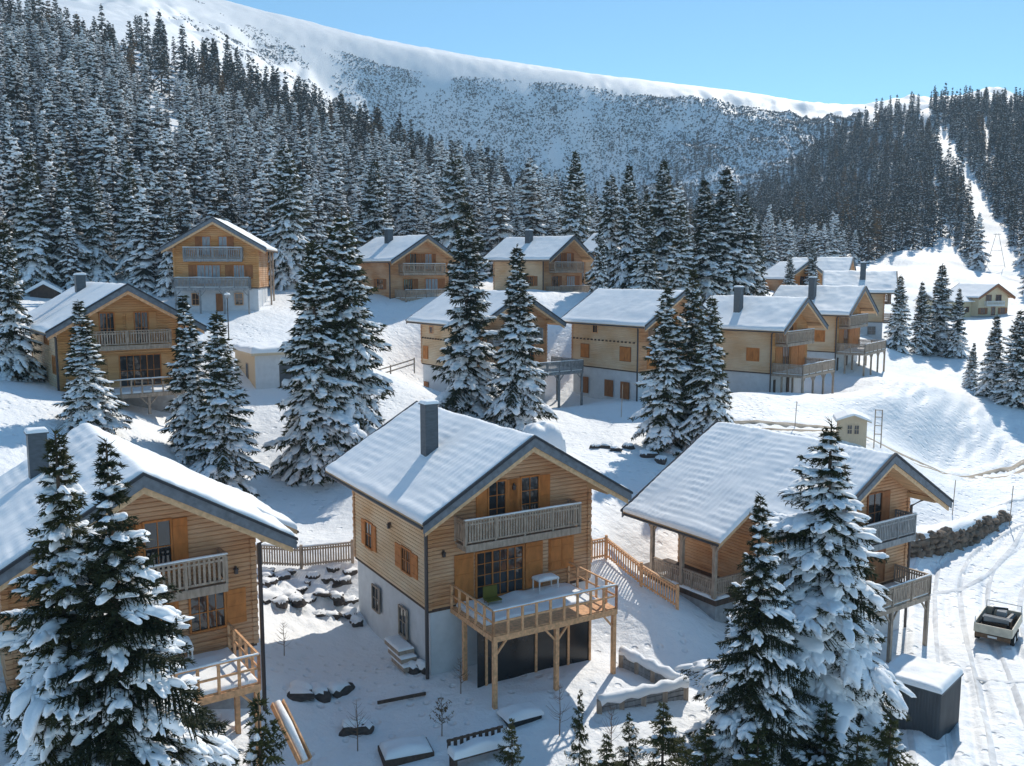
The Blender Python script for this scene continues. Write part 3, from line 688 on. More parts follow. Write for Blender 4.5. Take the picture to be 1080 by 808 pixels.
# ---- upper left chalet below the forest
root, L = start('timber_chalet', 'K', 'tall upper left chalet below the forest, on a white basement, gable facing straight downhill')
FB, BB = 1.5, 10.6
basement(root, L, FB, BB, 'plaster', zp=-8.3); log_walls(root, L, ('logplain', 'log'), FB, BB, zp=-8.3, course=.25)
roof(root, L, [(0, L, -6, 6)], res=.3, seed=5)
FR, LF = Plane('front', FB), Plane('left', -4.8)
window(root, FR, -1.5, -.6, -4.4, -2.3, 1, 2, 'L', shm='shutterdark', sw=.7, glass='curtain', door=True); window(root, FR, .4, 1.3, -4.4, -2.3, 1, 2, 'R', shm='shutterdark', sw=.7, glass='curtain', door=True)
window(root, FR, -2.2, .4, -7.8, -5.65, 3, 1, 'L', shm='shutterdark', sw=.9, glass='curtain', door=True); window(root, FR, 2.0, 3.2, -7.2, -5.65, 2, 1, 'LR', shm='shutterdark', sw=.9, glass='curtain')
window(root, FR, -2.9, -2.15, -10.3, -9.0, 1, 2, '', frame='wood'); window(root, FR, 2.05, 2.9, -10.3, -9.0, 1, 2, '', frame='wood')
s = MB(); FR.box(s, -.2, .6, -11.3, -9.0, .0, .06); s.build('door', M['shutterdark'], root)
balcony(root, -3.5, 3.1, -3.6, -4.95, .4, FB, 'woodsilver', True, .2)
deck(root, -4.6, 3.9, .0, FB, -8.25, -12.5, 'woodsilver', 'slat', 4, False, 1.15, .1)
for b in (6.6, 9.4):
    p = MB(); p.box(5.55, 5.75, b-.1, b+.1, -11.5+ZB, -3.9+ZB); p.build('porch_post', M['woodgrey'], root)
s = MB(); s.box(-3.3, -3.24, 6, 6.06, -2.2+ZB, 1.4+ZB); s.box(-3.9, -2.7, 6.01, 6.05, 1.15+ZB, 1.2+ZB); s.build('antenna', M['concrete'], root)
KR = root
# ---- chalet in the middle distance behind two tall spruces
root, L = start('timber_chalet', 'M', 'timber chalet behind two tall spruces just above the central one, grey deck at its right')
FB, BB = 2.1, 13.9
basement(root, L, FB, BB, 'plaster'); log_walls(root, L, ('log', 'logside'), FB, BB)
roof(root, L, [(0, L, -6, 6)], res=.2, seed=6)
FR, LF, RT = Plane('front', FB), Plane('left', -4.8), Plane('right', 4.8)
for u0, u1, z0, z1 in ((12.4, 13.5, -8.1, -6.7), (3.2, 4.4, -8.1, -6.7)): window(root, LF, u0, u1, z0, z1, 1, 1, 'C', shm='shutter')
window(root, LF, 11.2, 11.9, -5.0, -4.3, 1, 1, '', frame='wood')
s = MB(); LF.box(s, 12.5, 13.5, -12.6, -10.9, -.02, .05); s.build('door', M['shutterdark'], root)
window(root, FR, .5, 1.6, -5.2, -2.9, 1, 2, 'R', shm='shutterdark', door=True); window(root, FR, 1.2, 3.0, -8.5, -6.3, 2, 2, '', door=True)
balcony(root, -3.3, 3.35, -4.2, -5.7, .85, FB, 'woodsilver', False)
deck(root, -1.0, 5.6, -3.6, FB-.06, -8.7, -13, 'woodsilver', 'slat', 3, True, 1.1, .12)
m = MB(); 
for i in range(19): m.box(-4.79-.26, -4.81, 2.6+.6*i, 2.74+.6*i, -5.75+ZB, -5.6+ZB)
m.build('log_end', M['wooddark'], root)
# ---- chalet with closed shutters, right of the middle
root, L = start('timber_chalet', 'E', 'timber chalet with all shutters closed on a white basement, right of the middle')
FB, BB = 2.1, 12.6
basement(root, L, FB, BB, 'plaster'); log_walls(root, L, ('log', 'logside'), FB, BB)
roof(root, L, [(0, L, -6, 6)], res=.2, seed=7)
FR, LF = Plane('front', FB), Plane('left', -4.8)
for u0, u1, z0, z1 in ((9.8, 11.1, -7.75, -6.3), (3.2, 4.8, -7.7, -6.25)): window(root, LF, u0, u1, z0, z1, 1, 1, 'C', shm='shutter', frame='shutterdark')
window(root, LF, 8.45, 9.15, -4.85, -4.05, 1, 1, '', frame='wood')
for u0 in (9.9, 5.9, 3.4): window(root, LF, u0, u0+1.2, -11.8, -10.1, 1, 1, 'C', shm='shutterdark', frame='shutterdark')
m = MB()
for i in range(17): m.box(-4.79-.26, -4.81, 2.6+.6*i, 2.74+.6*i, -5.75+ZB, -5.6+ZB)
m.build('log_end', M['wooddark'], root)
window(root, FR, -1.4, .2, -5, -2.9, 2, 2, 'LR', door=True); window(root, FR, -2, .6, -8.5, -6.3, 3, 2, 'LR', door=True)
balcony(root, -3.3, 3.3, -4.15, -5.5, .95, FB, 'woodgrey', True)
downpipe(root, -4.9, FB)
# ---- three chalets along the terrace edge
for key, lab, seed in (('F', 'nearest of the three timber chalets lined up along the terrace edge at right', 8), ('G', 'middle one of the three timber chalets lined up along the terrace edge at right', 9)):
    root, L = start('timber_chalet', key, lab)
    FB, BB = 2.1, L-1.6
    basement(root, L, FB, BB, 'plaster'); log_walls(root, L, ('logplain', 'logside'), FB, BB)
    roof(root, L, [(0, L, -6, 6)], res=.22, seed=seed, snow=.26)
    chimney(root, -2.9, 7.4 if key == 'F' else 6.2, .9, .8, 1.0, -2.6)
    FR, LF = Plane('front', FB), Plane('left', -4.8)
    window(root, LF, 3.6, 5.1, -7.4, -6.0, 2, 2, 'C')
    s = MB(); FR.box(s, -3.8, -2.2, -8.6, -5.9, .06, .11); FR.box(s, .2, 2.3, -8.6, -5.8, .06, .11); FR.box(s, 2.4, 4.3, -8.6, -5.8, .06, .11); s.build('shutter', M['shutter'], root)
    window(root, FR, -1.9, -.2, -8.6, -5.9, 2, 1, '', door=True); window(root, FR, -1.0, .6, -5.2, -3.2, 2, 1, 'LR', door=True)
    balcony(root, -3.9, 3.4, -3.95, -5.4, .6, FB, 'woodgrey', True, .2)
    deck(root, -4.6, 4.4, -1.7, FB-.06, -8.75, -13.2, 'woodgrey', 'slat', 4, True, 1.15, .12)
    downpipe(root, -4.9, FB)
    s = MB(); FR.box(s, -3.9, -3.4, -11.6, -9.6, -.03, .03); FR.box(s, -.4, .3, -11.4, -9.6, -.03, .03); s.build('basement_door', M['wooddark'], root)
root, L = start('timber_chalet', 'H', 'farthest of the three timber chalets along the terrace edge, side wall towards us')
FB, BB = 2.1, L-1.6
basement(root, L, FB, BB, 'plaster'); log_walls(root, L, ('log', 'logside'), FB, BB, course=.25)
roof(root, L, [(0, L, -6, 6)], res=.3, seed=10, snow=.28)
chimney(root, -2.4, 5.6, .9, .9, 1.3, -2.6)
LF = Plane('left', -4.8); FR = Plane('front', FB)
window(root, LF, 3.3, 4.5, -10.9, -9.6, 1, 2, '', frame='concrete'); window(root, FR, -1.4, 1.2, -5, -3, 2, 1, 'LR', door=True)
balcony(root, -3.4, 3.4, -4.15, -5.5, .95, FB, 'woodgrey', True, .25); deck(root, -4, 4, -1.2, FB-.06, -8.75, -13, 'woodgrey', 'slat', 3, False, 1.1, .12)
# ---- chalets at the foot of the forest
for key, lab, seed in (('J1', 'orange timber chalet at the forest edge, left of the two tall central spruces', 11),
                       ('J2', 'timber chalet at the forest edge with a chimney shadow across its wide snowy roof', 12),
                       ('L1', 'timber chalet at the forest edge almost hidden by spruces, only roof and orange chimney showing', 13)):
    root, L = start('timber_chalet', key, lab)
    FB, BB = 2.1, L-1.6
    basement(root, L, FB, BB, 'concrete'); log_walls(root, L, ('log', 'log' if key == 'J1' else 'logside'), FB, BB, course=.25)
    roof(root, L, [(0, L, -6, 6)], res=.3, seed=seed, snow=.24)
    FR, LF = Plane('front', FB), Plane('left', -4.8)
    chimney(root, -1.6, 7.5, .9, .9, .75, -2.2, 'metal' if key != 'L1' else 'logplain')
    window(root, FR, -1.7, -.6, -4.8, -2.7, 2, 1, 'LR', sw=.6, shm='shutterdark', door=True); window(root, FR, .9, 2.0, -4.8, -2.7, 2, 1, 'LR', sw=.6, shm='shutterdark', glass='curtain', door=True)
    window(root, FR, -2.8, -1.3, -8.3, -6.2, 2, 1, 'R', shm='shutterdark', door=True); window(root, FR, .9, 3.0, -8.5, -6.2, 2, 1, 'R', shm='shutterdark', glass='curtain', door=True)
    window(root, LF, 4.0, 5.6, -7.6, -6.2, 2, 2, 'LR', shm='shutterdark', sw=.7)
    balcony(root, -3.5, 3.5, -4.1, -5.4, .9, FB, 'woodgrey', True, .25)
    deck(root, -4.2, 4.4, -.6, FB-.06, -8.75, -10.6, 'woodgrey', 'slat', 4, False, 1.1, .1)
    downpipe(root, -4.9, FB)
# ---- far low chalets behind the terrace
for key, lab in (('I1', 'low chalet far behind the terrace, its long snowy roof just above the nearer roofs'),
                 ('I2', 'small chalet with an orange gable peeping out left of the long snowy roof far behind')):
    root, L = start('timber_chalet', key, lab)
    FB, BB = 1.4, L-1.4
    log_walls(root, L, ('logplain', 'log'), FB, BB, zp=-9, course=.3); basement(root, L, FB, BB, 'plaster')
    roof(root, L, [(0, L, -6, 6)], res=.35, seed=14, snow=.3)
    FR = Plane('front', FB); window(root, FR, -1.2, 1.2, -5, -3.2, 2, 1, 'LR')
    if key == 'I1': chimney(root, -1.5, 8, .9, .9, .8, -2.2)
# ---- guest house on the plain
root, L = start('guest_house', 'Y', 'cream coloured guest house with brown windows standing alone on the snowy plain at right', 'house', 'houses on the plain')
del root['group']
plain_walls(root, 'cream', 1.2, L-1.2, 4.9, -9.2); m = MB(); m.box(-5.0, 5.0, 1.1, L-1.1, -13.5+ZB, -8.6+ZB); m.build('basement_wall', M['concrete'], root)
roof(root, L, [(0, L, -6, 6)], res=.4, seed=15, snow=.2, fascia='shutterdark', lower='shutterdark')
m = MB(); m.box(-16.5, -4.95, 3.5, 10.5, -12+ZB, -4.6+ZB); wg = m.build('wing', M['cream'], root)
m = MB(); m.prism([(2.4, -4.9+ZB), (7, -2.6+ZB), (11.6, -4.9+ZB), (11.6, -4.65+ZB), (7, -2.35+ZB), (2.4, -4.65+ZB)], 4.5, 17)
o = m.build('wing_roof', M['snow'], root, rz=pi/2)
FR = Plane('front', 1.2); WF = Plane('front', 3.5)
for u in (-2.6, .7): window(root, FR, u, u+1.7, -4.6, -3.1, 2, 1, '', frame='shutterdark')
for u in (-4.2, 2.4): window(root, FR, u, u+1.5, -8.1, -6.5, 2, 1, 'LR', shm='shutterdark', sw=.7)
window(root, FR, -.6, .6, -8.4, -6.3, 1, 2, '', frame='shutter', door=True)
for u in (-14.5, -11.8, -9.1, -7): window(root, WF, u, u+1.1, -7.6, -6.3, 1, 1, '', frame='shutterdark')
balcony(root, -2.9, 2.9, -4.75, -5.75, .4, 1.2, 'white', True, .4)
m = MB(); m.box(-4.8, 5.4, -1.6, 1.09, -10.4+ZB, -8.7+ZB); m.build('terrace', M['concrete'], root)
# ------------------------------------------------------------------ spruces
def ico(sub):
    t = (1+5**.5)/2
    v = [(-1,t,0),(1,t,0),(-1,-t,0),(1,-t,0),(0,-1,t),(0,1,t),(0,-1,-t),(0,1,-t),(t,0,-1),(t,0,1),(-t,0,-1),(-t,0,1)]
    f = [(0,11,5),(0,5,1),(0,1,7),(0,7,10),(0,10,11),(1,5,9),(5,11,4),(11,10,2),(10,7,6),(7,1,8),(3,9,4),(3,4,2),(3,2,6),(3,6,8),(3,8,9),(4,9,5),(2,4,11),(6,2,10),(8,6,7),(9,8,1)]
    v = [np.array(p)/np.linalg.norm(p) for p in v]
    for _ in range(sub):
        c = {}; nf = []
        def mid(a, b):
            k = (min(a,b), max(a,b))
            if k not in c:
                p = v[a]+v[b]; v.append(p/np.linalg.norm(p)); c[k] = len(v)-1
            return c[k]
        for a, b, d in f:
            x, y, z = mid(a,b), mid(b,d), mid(d,a); nf += [(a,x,z),(b,y,x),(d,z,y),(x,y,z)]
        f = nf
    return np.array(v), np.array(f)
def blobs(sub, n, rng, rough):
    v, f = ico(sub); out = []
    for i in range(n):
        k = rng.normal(size=(7, 3))*2.4; ph = rng.random(7)*6.3
        d = 1+rough*np.sum(np.sin(v.dot(k.T)+ph), axis=1)/7**.5
        p = v*d[:, None]; p[:, 2] = np.where(p[:, 2] < 0, p[:, 2]*.35, p[:, 2])
        out.append(p)
    return np.array(out), f
def norm(a): return a/(np.linalg.norm(a, axis=-1, keepdims=True)+1e-9)

def spruce(seed, H, R, dens=1., detail=2, snow=.7, droop=.5, ragged=.25, bare=.03, lean=0., slim=.85, padscale=1.):
    """returns (trunk verts, faces), (needle verts, tris), (snow verts, tris) of one snow laden spruce
       detail 3: single needle sprays; 2: twigs; 1: fronds; 0: a few blades per branch"""
    rng = np.random.default_rng(seed)
    step = {3: .36, 2: .46, 1: .62, 0: 1.1}[detail]/dens*(H/14)**.5
    P0 = []; AZ = []; LB = []; U = []
    z = H*bare+.25
    while z < H*.985:
        u = z/H
        prof = (1-u)**slim*(.72+.28*min(1, u/.12))
        nb = max(3, int(round({3: 7, 2: 7, 1: 6, 0: 5}[detail]*(.75+.35*rng.random())*(1 if u < .8 else .75))))
        a0 = rng.random()*6.28
        for k in range(nb):
            if rng.random() < .06*ragged*4: continue
            L = R*prof*(1-ragged*rng.random()**1.5*1.3)*(1+.12*rng.normal())+.12
            P0.append((lean*u*H*.02, 0, z+rng.normal()*step*.25)); AZ.append(a0+2*pi*k/nb+rng.normal()*.2); LB.append(max(.12, L)); U.append(u)
        z += step*(.75+.5*rng.random())*(1.15-.55*u)
    AZ = np.array(AZ); LB = np.array(LB)*(1+(.12+.14*rng.random())*np.cos(AZ-rng.random()*6.28)+.10*np.sin(np.array(U)*9+AZ*2+rng.random()*6))
    P0 = np.array(P0); AZ = np.array(AZ); LB = np.array(LB); U = np.array(U); n = len(LB)
    out = np.stack([np.cos(AZ), np.sin(AZ), np.zeros(n)], 1); side = np.stack([-np.sin(AZ), np.cos(AZ), np.zeros(n)], 1)
    s0 = .55*U**1.5-.12*(1-U) + rng.normal(size=n)*.07; dr = droop*(1-.75*U)*(1+.25*rng.normal(size=n))
    def pos(i, t):
        t = t[..., None]
        return P0[i] + LB[i][..., None]*(out[i]*t*(1-.12*dr[i][..., None]*t) + np.array((0, 0, 1.))*(s0[i][..., None]*t - dr[i][..., None]*t**1.7 + .16*t**4))
    # twigs, both sides of every branch
    sp = {3: .115, 2: .17, 1: .34, 0: .8}[detail]
    BI = []; TT = []; SD = []
    for i in range(n):
        m = max(2, int(LB[i]/sp)); t = (np.arange(m)+rng.random(m))/m
        t = .06+.94*t
        for s in (-1, 1): BI.append(np.full(m, i)); TT.append(t); SD.append(np.full(m, s))
    BI = np.concatenate(BI); TT = np.concatenate(TT); SD = np.concatenate(SD); N = len(BI)
    p = pos(BI, TT); q = pos(BI, np.minimum(TT+.05, 1.05)); tang = norm(q-p)
    hang = .18+.5*rng.random(N)
    D = norm(tang*(.55+.3*rng.random(N))[:, None] + side[BI]*(SD*(.75+.35*rng.random(N)))[:, None] - np.array((0,0,1.))*hang[:, None])
    TL = (.42*LB[BI]*(1-TT)**.75*(.75+.5*rng.random(N))+ {3: .16, 2: .2, 1: .28, 0: .4}[detail])*np.minimum(1, .5+U[BI]*0+LB[BI]*.6)
    V = []; F = []
    def tri(a, b, c):
        k = sum(len(x) for x in V); m = len(a)
        V.append(np.stack([a, b, c], 1).reshape(-1, 3)); F.append(np.arange(m*3).reshape(-1, 3)+k)
    rv = lambda m: norm(rng.normal(size=(m, 3)))
    if detail == 3:
        kk = 10
        for k in range(kk):
            s = (k+.7*rng.random(N))/kk; base = p+D*(TL*s)[:, None]-np.array((0,0,1.))*(TL*s**2*.25)[:, None]
            perp = norm(np.cross(D, rv(N))); bl = (.13+.07*rng.random(N))*(.8+.3*(1-s))
            bd = norm(D*.8+perp*.75); wv = norm(np.cross(bd, rv(N)))*(.018+.012*rng.random(N))[:, None]
            tri(base+wv, base-wv, base+bd*bl[:, None])
        w = norm(np.cross(D, np.array((0,0,1.))+rv(N)*.3))*.035
        tri(p+w, p-w, p+D*TL[:, None]-np.array((0,0,1.))*(TL*.25)[:, None])
    elif detail == 2:
        for k in range(3):
            s = k/3+.15*rng.random(N); base = p+D*(TL*s)[:, None]-np.array((0,0,1.))*(TL*s**2*.25)[:, None]
            bd = norm(D+rv(N)*.55); wv = norm(np.cross(bd, rv(N)))*(.05+.03*rng.random(N))[:, None]
            tri(base+wv, base-wv, base+bd*(.28+.16*rng.random(N))[:, None])
        w = norm(np.cross(D, rv(N)))*.06
        tri(p+w, p-w, p+D*TL[:, None])
    elif detail == 1:
        for k in range(2):
            bd = norm(D+rv(N)*.35); wv = norm(np.cross(bd, rv(N)))*(.10+.07*rng.random(N))[:, None]
            b0 = p+D*(TL*.35*k)[:, None]
            tri(b0+wv, b0-wv, b0+bd*(TL*(.9+.4*rng.random(N)))[:, None])
    else:
        bd = norm(D+rv(N)*.3); wv = norm(np.cross(bd, rv(N)))*(.24+.12*rng.random(N))[:, None]
        tri(p+wv, p-wv, p+bd*(TL*1.3+.25)[:, None])
    # branch ends and the leader
    i = np.arange(n); tip = pos(i, np.full(n, .8)); end = pos(i, np.full(n, 1.08)); ww = side*{3: .03, 2: .06, 1: .11, 0: .25}[detail]
    tri(tip+ww, tip-ww, end)
    if detail >= 2:
        bp_ = pos(i, np.zeros(n)); wz = np.array((0, 0, .03))*np.ones((n, 1)); tri(bp_+wz, bp_-wz, tip)
    nl = {3: 26, 2: 14, 1: 6, 0: 4}[detail]
    zz = H*(.955+.055*rng.random(nl)); a = rng.random(nl)*6.28; b = np.stack([lean*.02*H*np.ones(nl), 0*zz, zz], 1)
    dd = norm(np.stack([np.cos(a), np.sin(a), .9+0*a], 1)); wv = norm(np.cross(dd, rv(nl)))*.04*{3: .5, 2: 1, 1: 1.5, 0: 2.5}[detail]
    tri(b+wv, b-wv, b+dd*.02*H*(.5+rng.random(nl))[:, None])
    nv = np.concatenate(V); nf = np.concatenate(F)
    # snow lying on the boughs
    sub = {3: 2, 2: 1, 1: 0, 0: 0}[detail]
    bl, bf = blobs(sub, 10, rng, .34 if sub else .2)
    CI = []; CT = []; CS = []
    for i in range(n):
        if LB[i] < .3 or rng.random() > snow*(1.05-.2*U[i]): continue
        m = max(1, int(LB[i]*(1.0-.1)/({3: .30, 2: .34, 1: .50, 0: .95}[detail]*padscale)))
        t = .22+.76*(np.arange(m)+.5*rng.random(m)+.25)/m
        keep = rng.random(m) < (.55+.45*snow)
        CI.append(np.full(m, i)[keep]); CT.append(t[keep]); CS.append(np.zeros(keep.sum()))
        if detail >= 1 and LB[i] > .8:
            m2 = int(m*(2.2 if detail == 3 else 1.8)); t2 = .2+.68*rng.random(m2); CI.append(np.full(m2, i)); CT.append(t2); CS.append(rng.choice((-1, 1), m2)*(.35+.65*rng.random(m2)))
    if CI:
        CI = np.concatenate(CI); CT = np.concatenate(CT); CS = np.concatenate(CS); m = len(CI)
        p = pos(CI, CT); tg = norm(pos(CI, np.minimum(CT+.06, 1.06))-p)
        fw = .42*LB[CI]*(1-CT)**.75+.12
        p = p + side[CI]*(CS*fw*.8)[:, None] - np.array((0,0,1.))*(np.abs(CS)*fw*.35)[:, None]
        tg = norm(tg + side[CI]*(CS*.7)[:, None]); sd = norm(np.cross(tg, np.array((0,0,1.)))); up = norm(np.cross(sd, tg))
        g = {3: 1., 2: 1.05, 1: 1.35, 0: 1.7}[detail]*padscale
        k = np.where(CS == 0, 1., .72)*g*(.55+.75*rng.random(m))
        sl = (.20+.13*np.minimum(LB[CI], 3)*.5)*k; sw = np.minimum(.11+fw*.36, .48)*k*np.where(CS == 0, 1, .65); st = (.085+.075*rng.random(m))*np.minimum(k, 1.5)*1.15
        if detail == 3: sl *= 1.0; sw *= .74
        tv = bl[rng.integers(0, len(bl), m)]
        flip = rng.choice((-1, 1), m)
        W = p[:, None] + np.array((0,0,1.))*(.03) + tv[:, :, 0:1]*(tg*sl[:, None])[:, None] + tv[:, :, 1:2]*(sd*(sw*flip)[:, None])[:, None] + tv[:, :, 2:3]*(up*st[:, None])[:, None]
        # the outer end of a pad slumps downwards
        ex = np.clip(tv[:, :, 0], 0, 2); W[:, :, 2] -= ex**2*sl[:, None]*.18
        nvb = bl.shape[1]
        sv = W.reshape(-1, 3); sf = (bf[None]+np.arange(m)[:, None, None]*nvb).reshape(-1, 3)
        fl = np.repeat(flip > 0, len(bf)); sf[fl] = sf[fl][:, ::-1]
    else: sv = np.zeros((0, 3)); sf = np.zeros((0, 3), int)
    # trunk
    ns = {3: 9, 2: 7, 1: 5, 0: 4}[detail]; hs = np.array([-.8, 0, .25, .5, .75, 1.0])
    r = H*.0135*np.array([1.25, 1.1, .85, .6, .33, .04])+.01
    a = np.arange(ns)*2*pi/ns
    tv = np.concatenate([np.stack([np.cos(a)*rr+lean*max(h, 0)*H*.02, np.sin(a)*rr, np.full(ns, h*H if h > 0 else h)], 1) for h, rr in zip(hs, r)])
    tq = np.array([(j*ns+k, j*ns+(k+1) % ns, (j+1)*ns+(k+1) % ns, (j+1)*ns+k) for j in range(len(hs)-1) for k in range(ns)])
    return (tv, tq), (nv, nf), (sv, sf)

def spruce_parts(key, needle='needle', **kw):
    """three meshes: trunk, crown, snow"""
    t, nd_, s = spruce(**kw)
    return (np_mesh('trunk', t[0], quads=t[1], mats=[M['bark']]), np_mesh('crown', nd_[0], tris=nd_[1], mats=[M[needle]], smooth=False),
            np_mesh('snow_cover', s[0], tris=s[1], mats=[M['treesnow']]))
def spruce_mesh(name, needle='needlefar', **kw):
    t, n_, s = spruce(**kw)
    a, b = len(n_[0]), len(n_[0])+len(s[0])
    v = np.concatenate([n_[0], s[0], t[0]]); tris = np.concatenate([n_[1], s[1]+a]) if len(s[1]) else n_[1]
    mi = np.concatenate([np.zeros(len(n_[1])), np.ones(len(s[1])), np.full(len(t[1]), 2)])
    return np_mesh(name, v, tris=tris, quads=t[1]+b, mats=[M[needle], M['treesnow'], M['bark']], mi=mi, smooth=mi > 0)
def plant_spruce(parts, H0, x, y, h, label, group=None, rz=None, wide=1., cat='spruce', z=None):
    r = empty('spruce_tree', (x, y, gz(x, y) if z is None else z), random.random()*6.28 if rz is None else rz, label, cat, group)
    r.scale = (h/H0*wide, h/H0*wide, h/H0)
    for nm, me in zip(('trunk', 'crown', 'snow_cover'), parts): link(nm, me, r)
    return r

HERO_A = spruce_parts('a', seed=101, H=14, R=4.6, detail=3, snow=.72, droop=.95, ragged=.42, slim=1.1, padscale=1.0)
HERO_B = spruce_parts('b', seed=102, H=14, R=4.2, detail=3, snow=.5, droop=.85, ragged=.45, slim=1.1, padscale=.95)
HERO_C = spruce_parts('c', seed=103, H=16, R=5.4, detail=3, snow=1., droop=1.15, ragged=.38, slim=1.05, padscale=1.05)
YOUNG = [spruce_parts('y%d' % i, needle='needleyoung', seed=110+i, H=5, R=2.1, detail=3, snow=.3, droop=.25, ragged=.6, slim=1.1, padscale=.7, dens=.42) for i in range(3)]
MID = [spruce_parts('m%d' % i, seed=120+i, H=15, R=r, detail=2, snow=s, droop=d, ragged=g, slim=sl, padscale=.85, lean=(i % 3-1)*.8)
       for i, (r, s, d, g, sl) in enumerate([(4.2, .98, .8, .3, .9), (3.5, .9, .65, .4, .92), (3.0, 1., .7, .25, 1.0), (3.9, .8, .6, .45, .9), (4.4, 1., .85, .25, .85)])]
FOREST = [spruce_mesh('forest_spruce', seed=140+i, H=16, R=r, detail=1, snow=s, droop=d, ragged=.35, slim=sl, padscale=1.5)
          for i, (r, s, d, sl) in enumerate([(3.7, 1., .6, .9), (3.1, .9, .5, .95), (4.0, 1., .65, .85), (2.8, .95, .5, 1.0), (3.3, .75, .45, .9), (4.2, 1., .7, .92)])]
FAR = [spruce_mesh('far_spruce', seed=160+i, H=16, R=r, detail=0, snow=s, droop=.5, ragged=.3, slim=sl, padscale=.8)
       for i, (r, s, sl) in enumerate([(3.4, .95, .9), (2.8, .85, .95), (3.8, .9, .85), (2.6, .8, 1.0)])]
print('tree faces', [sum(len(m.polygons) for m in p) for p in (HERO_A, HERO_C, YOUNG[0], MID[0])], [len(m.polygons) for m in FOREST], [len(m.polygons) for m in FAR])
def at(p, top=None): return p

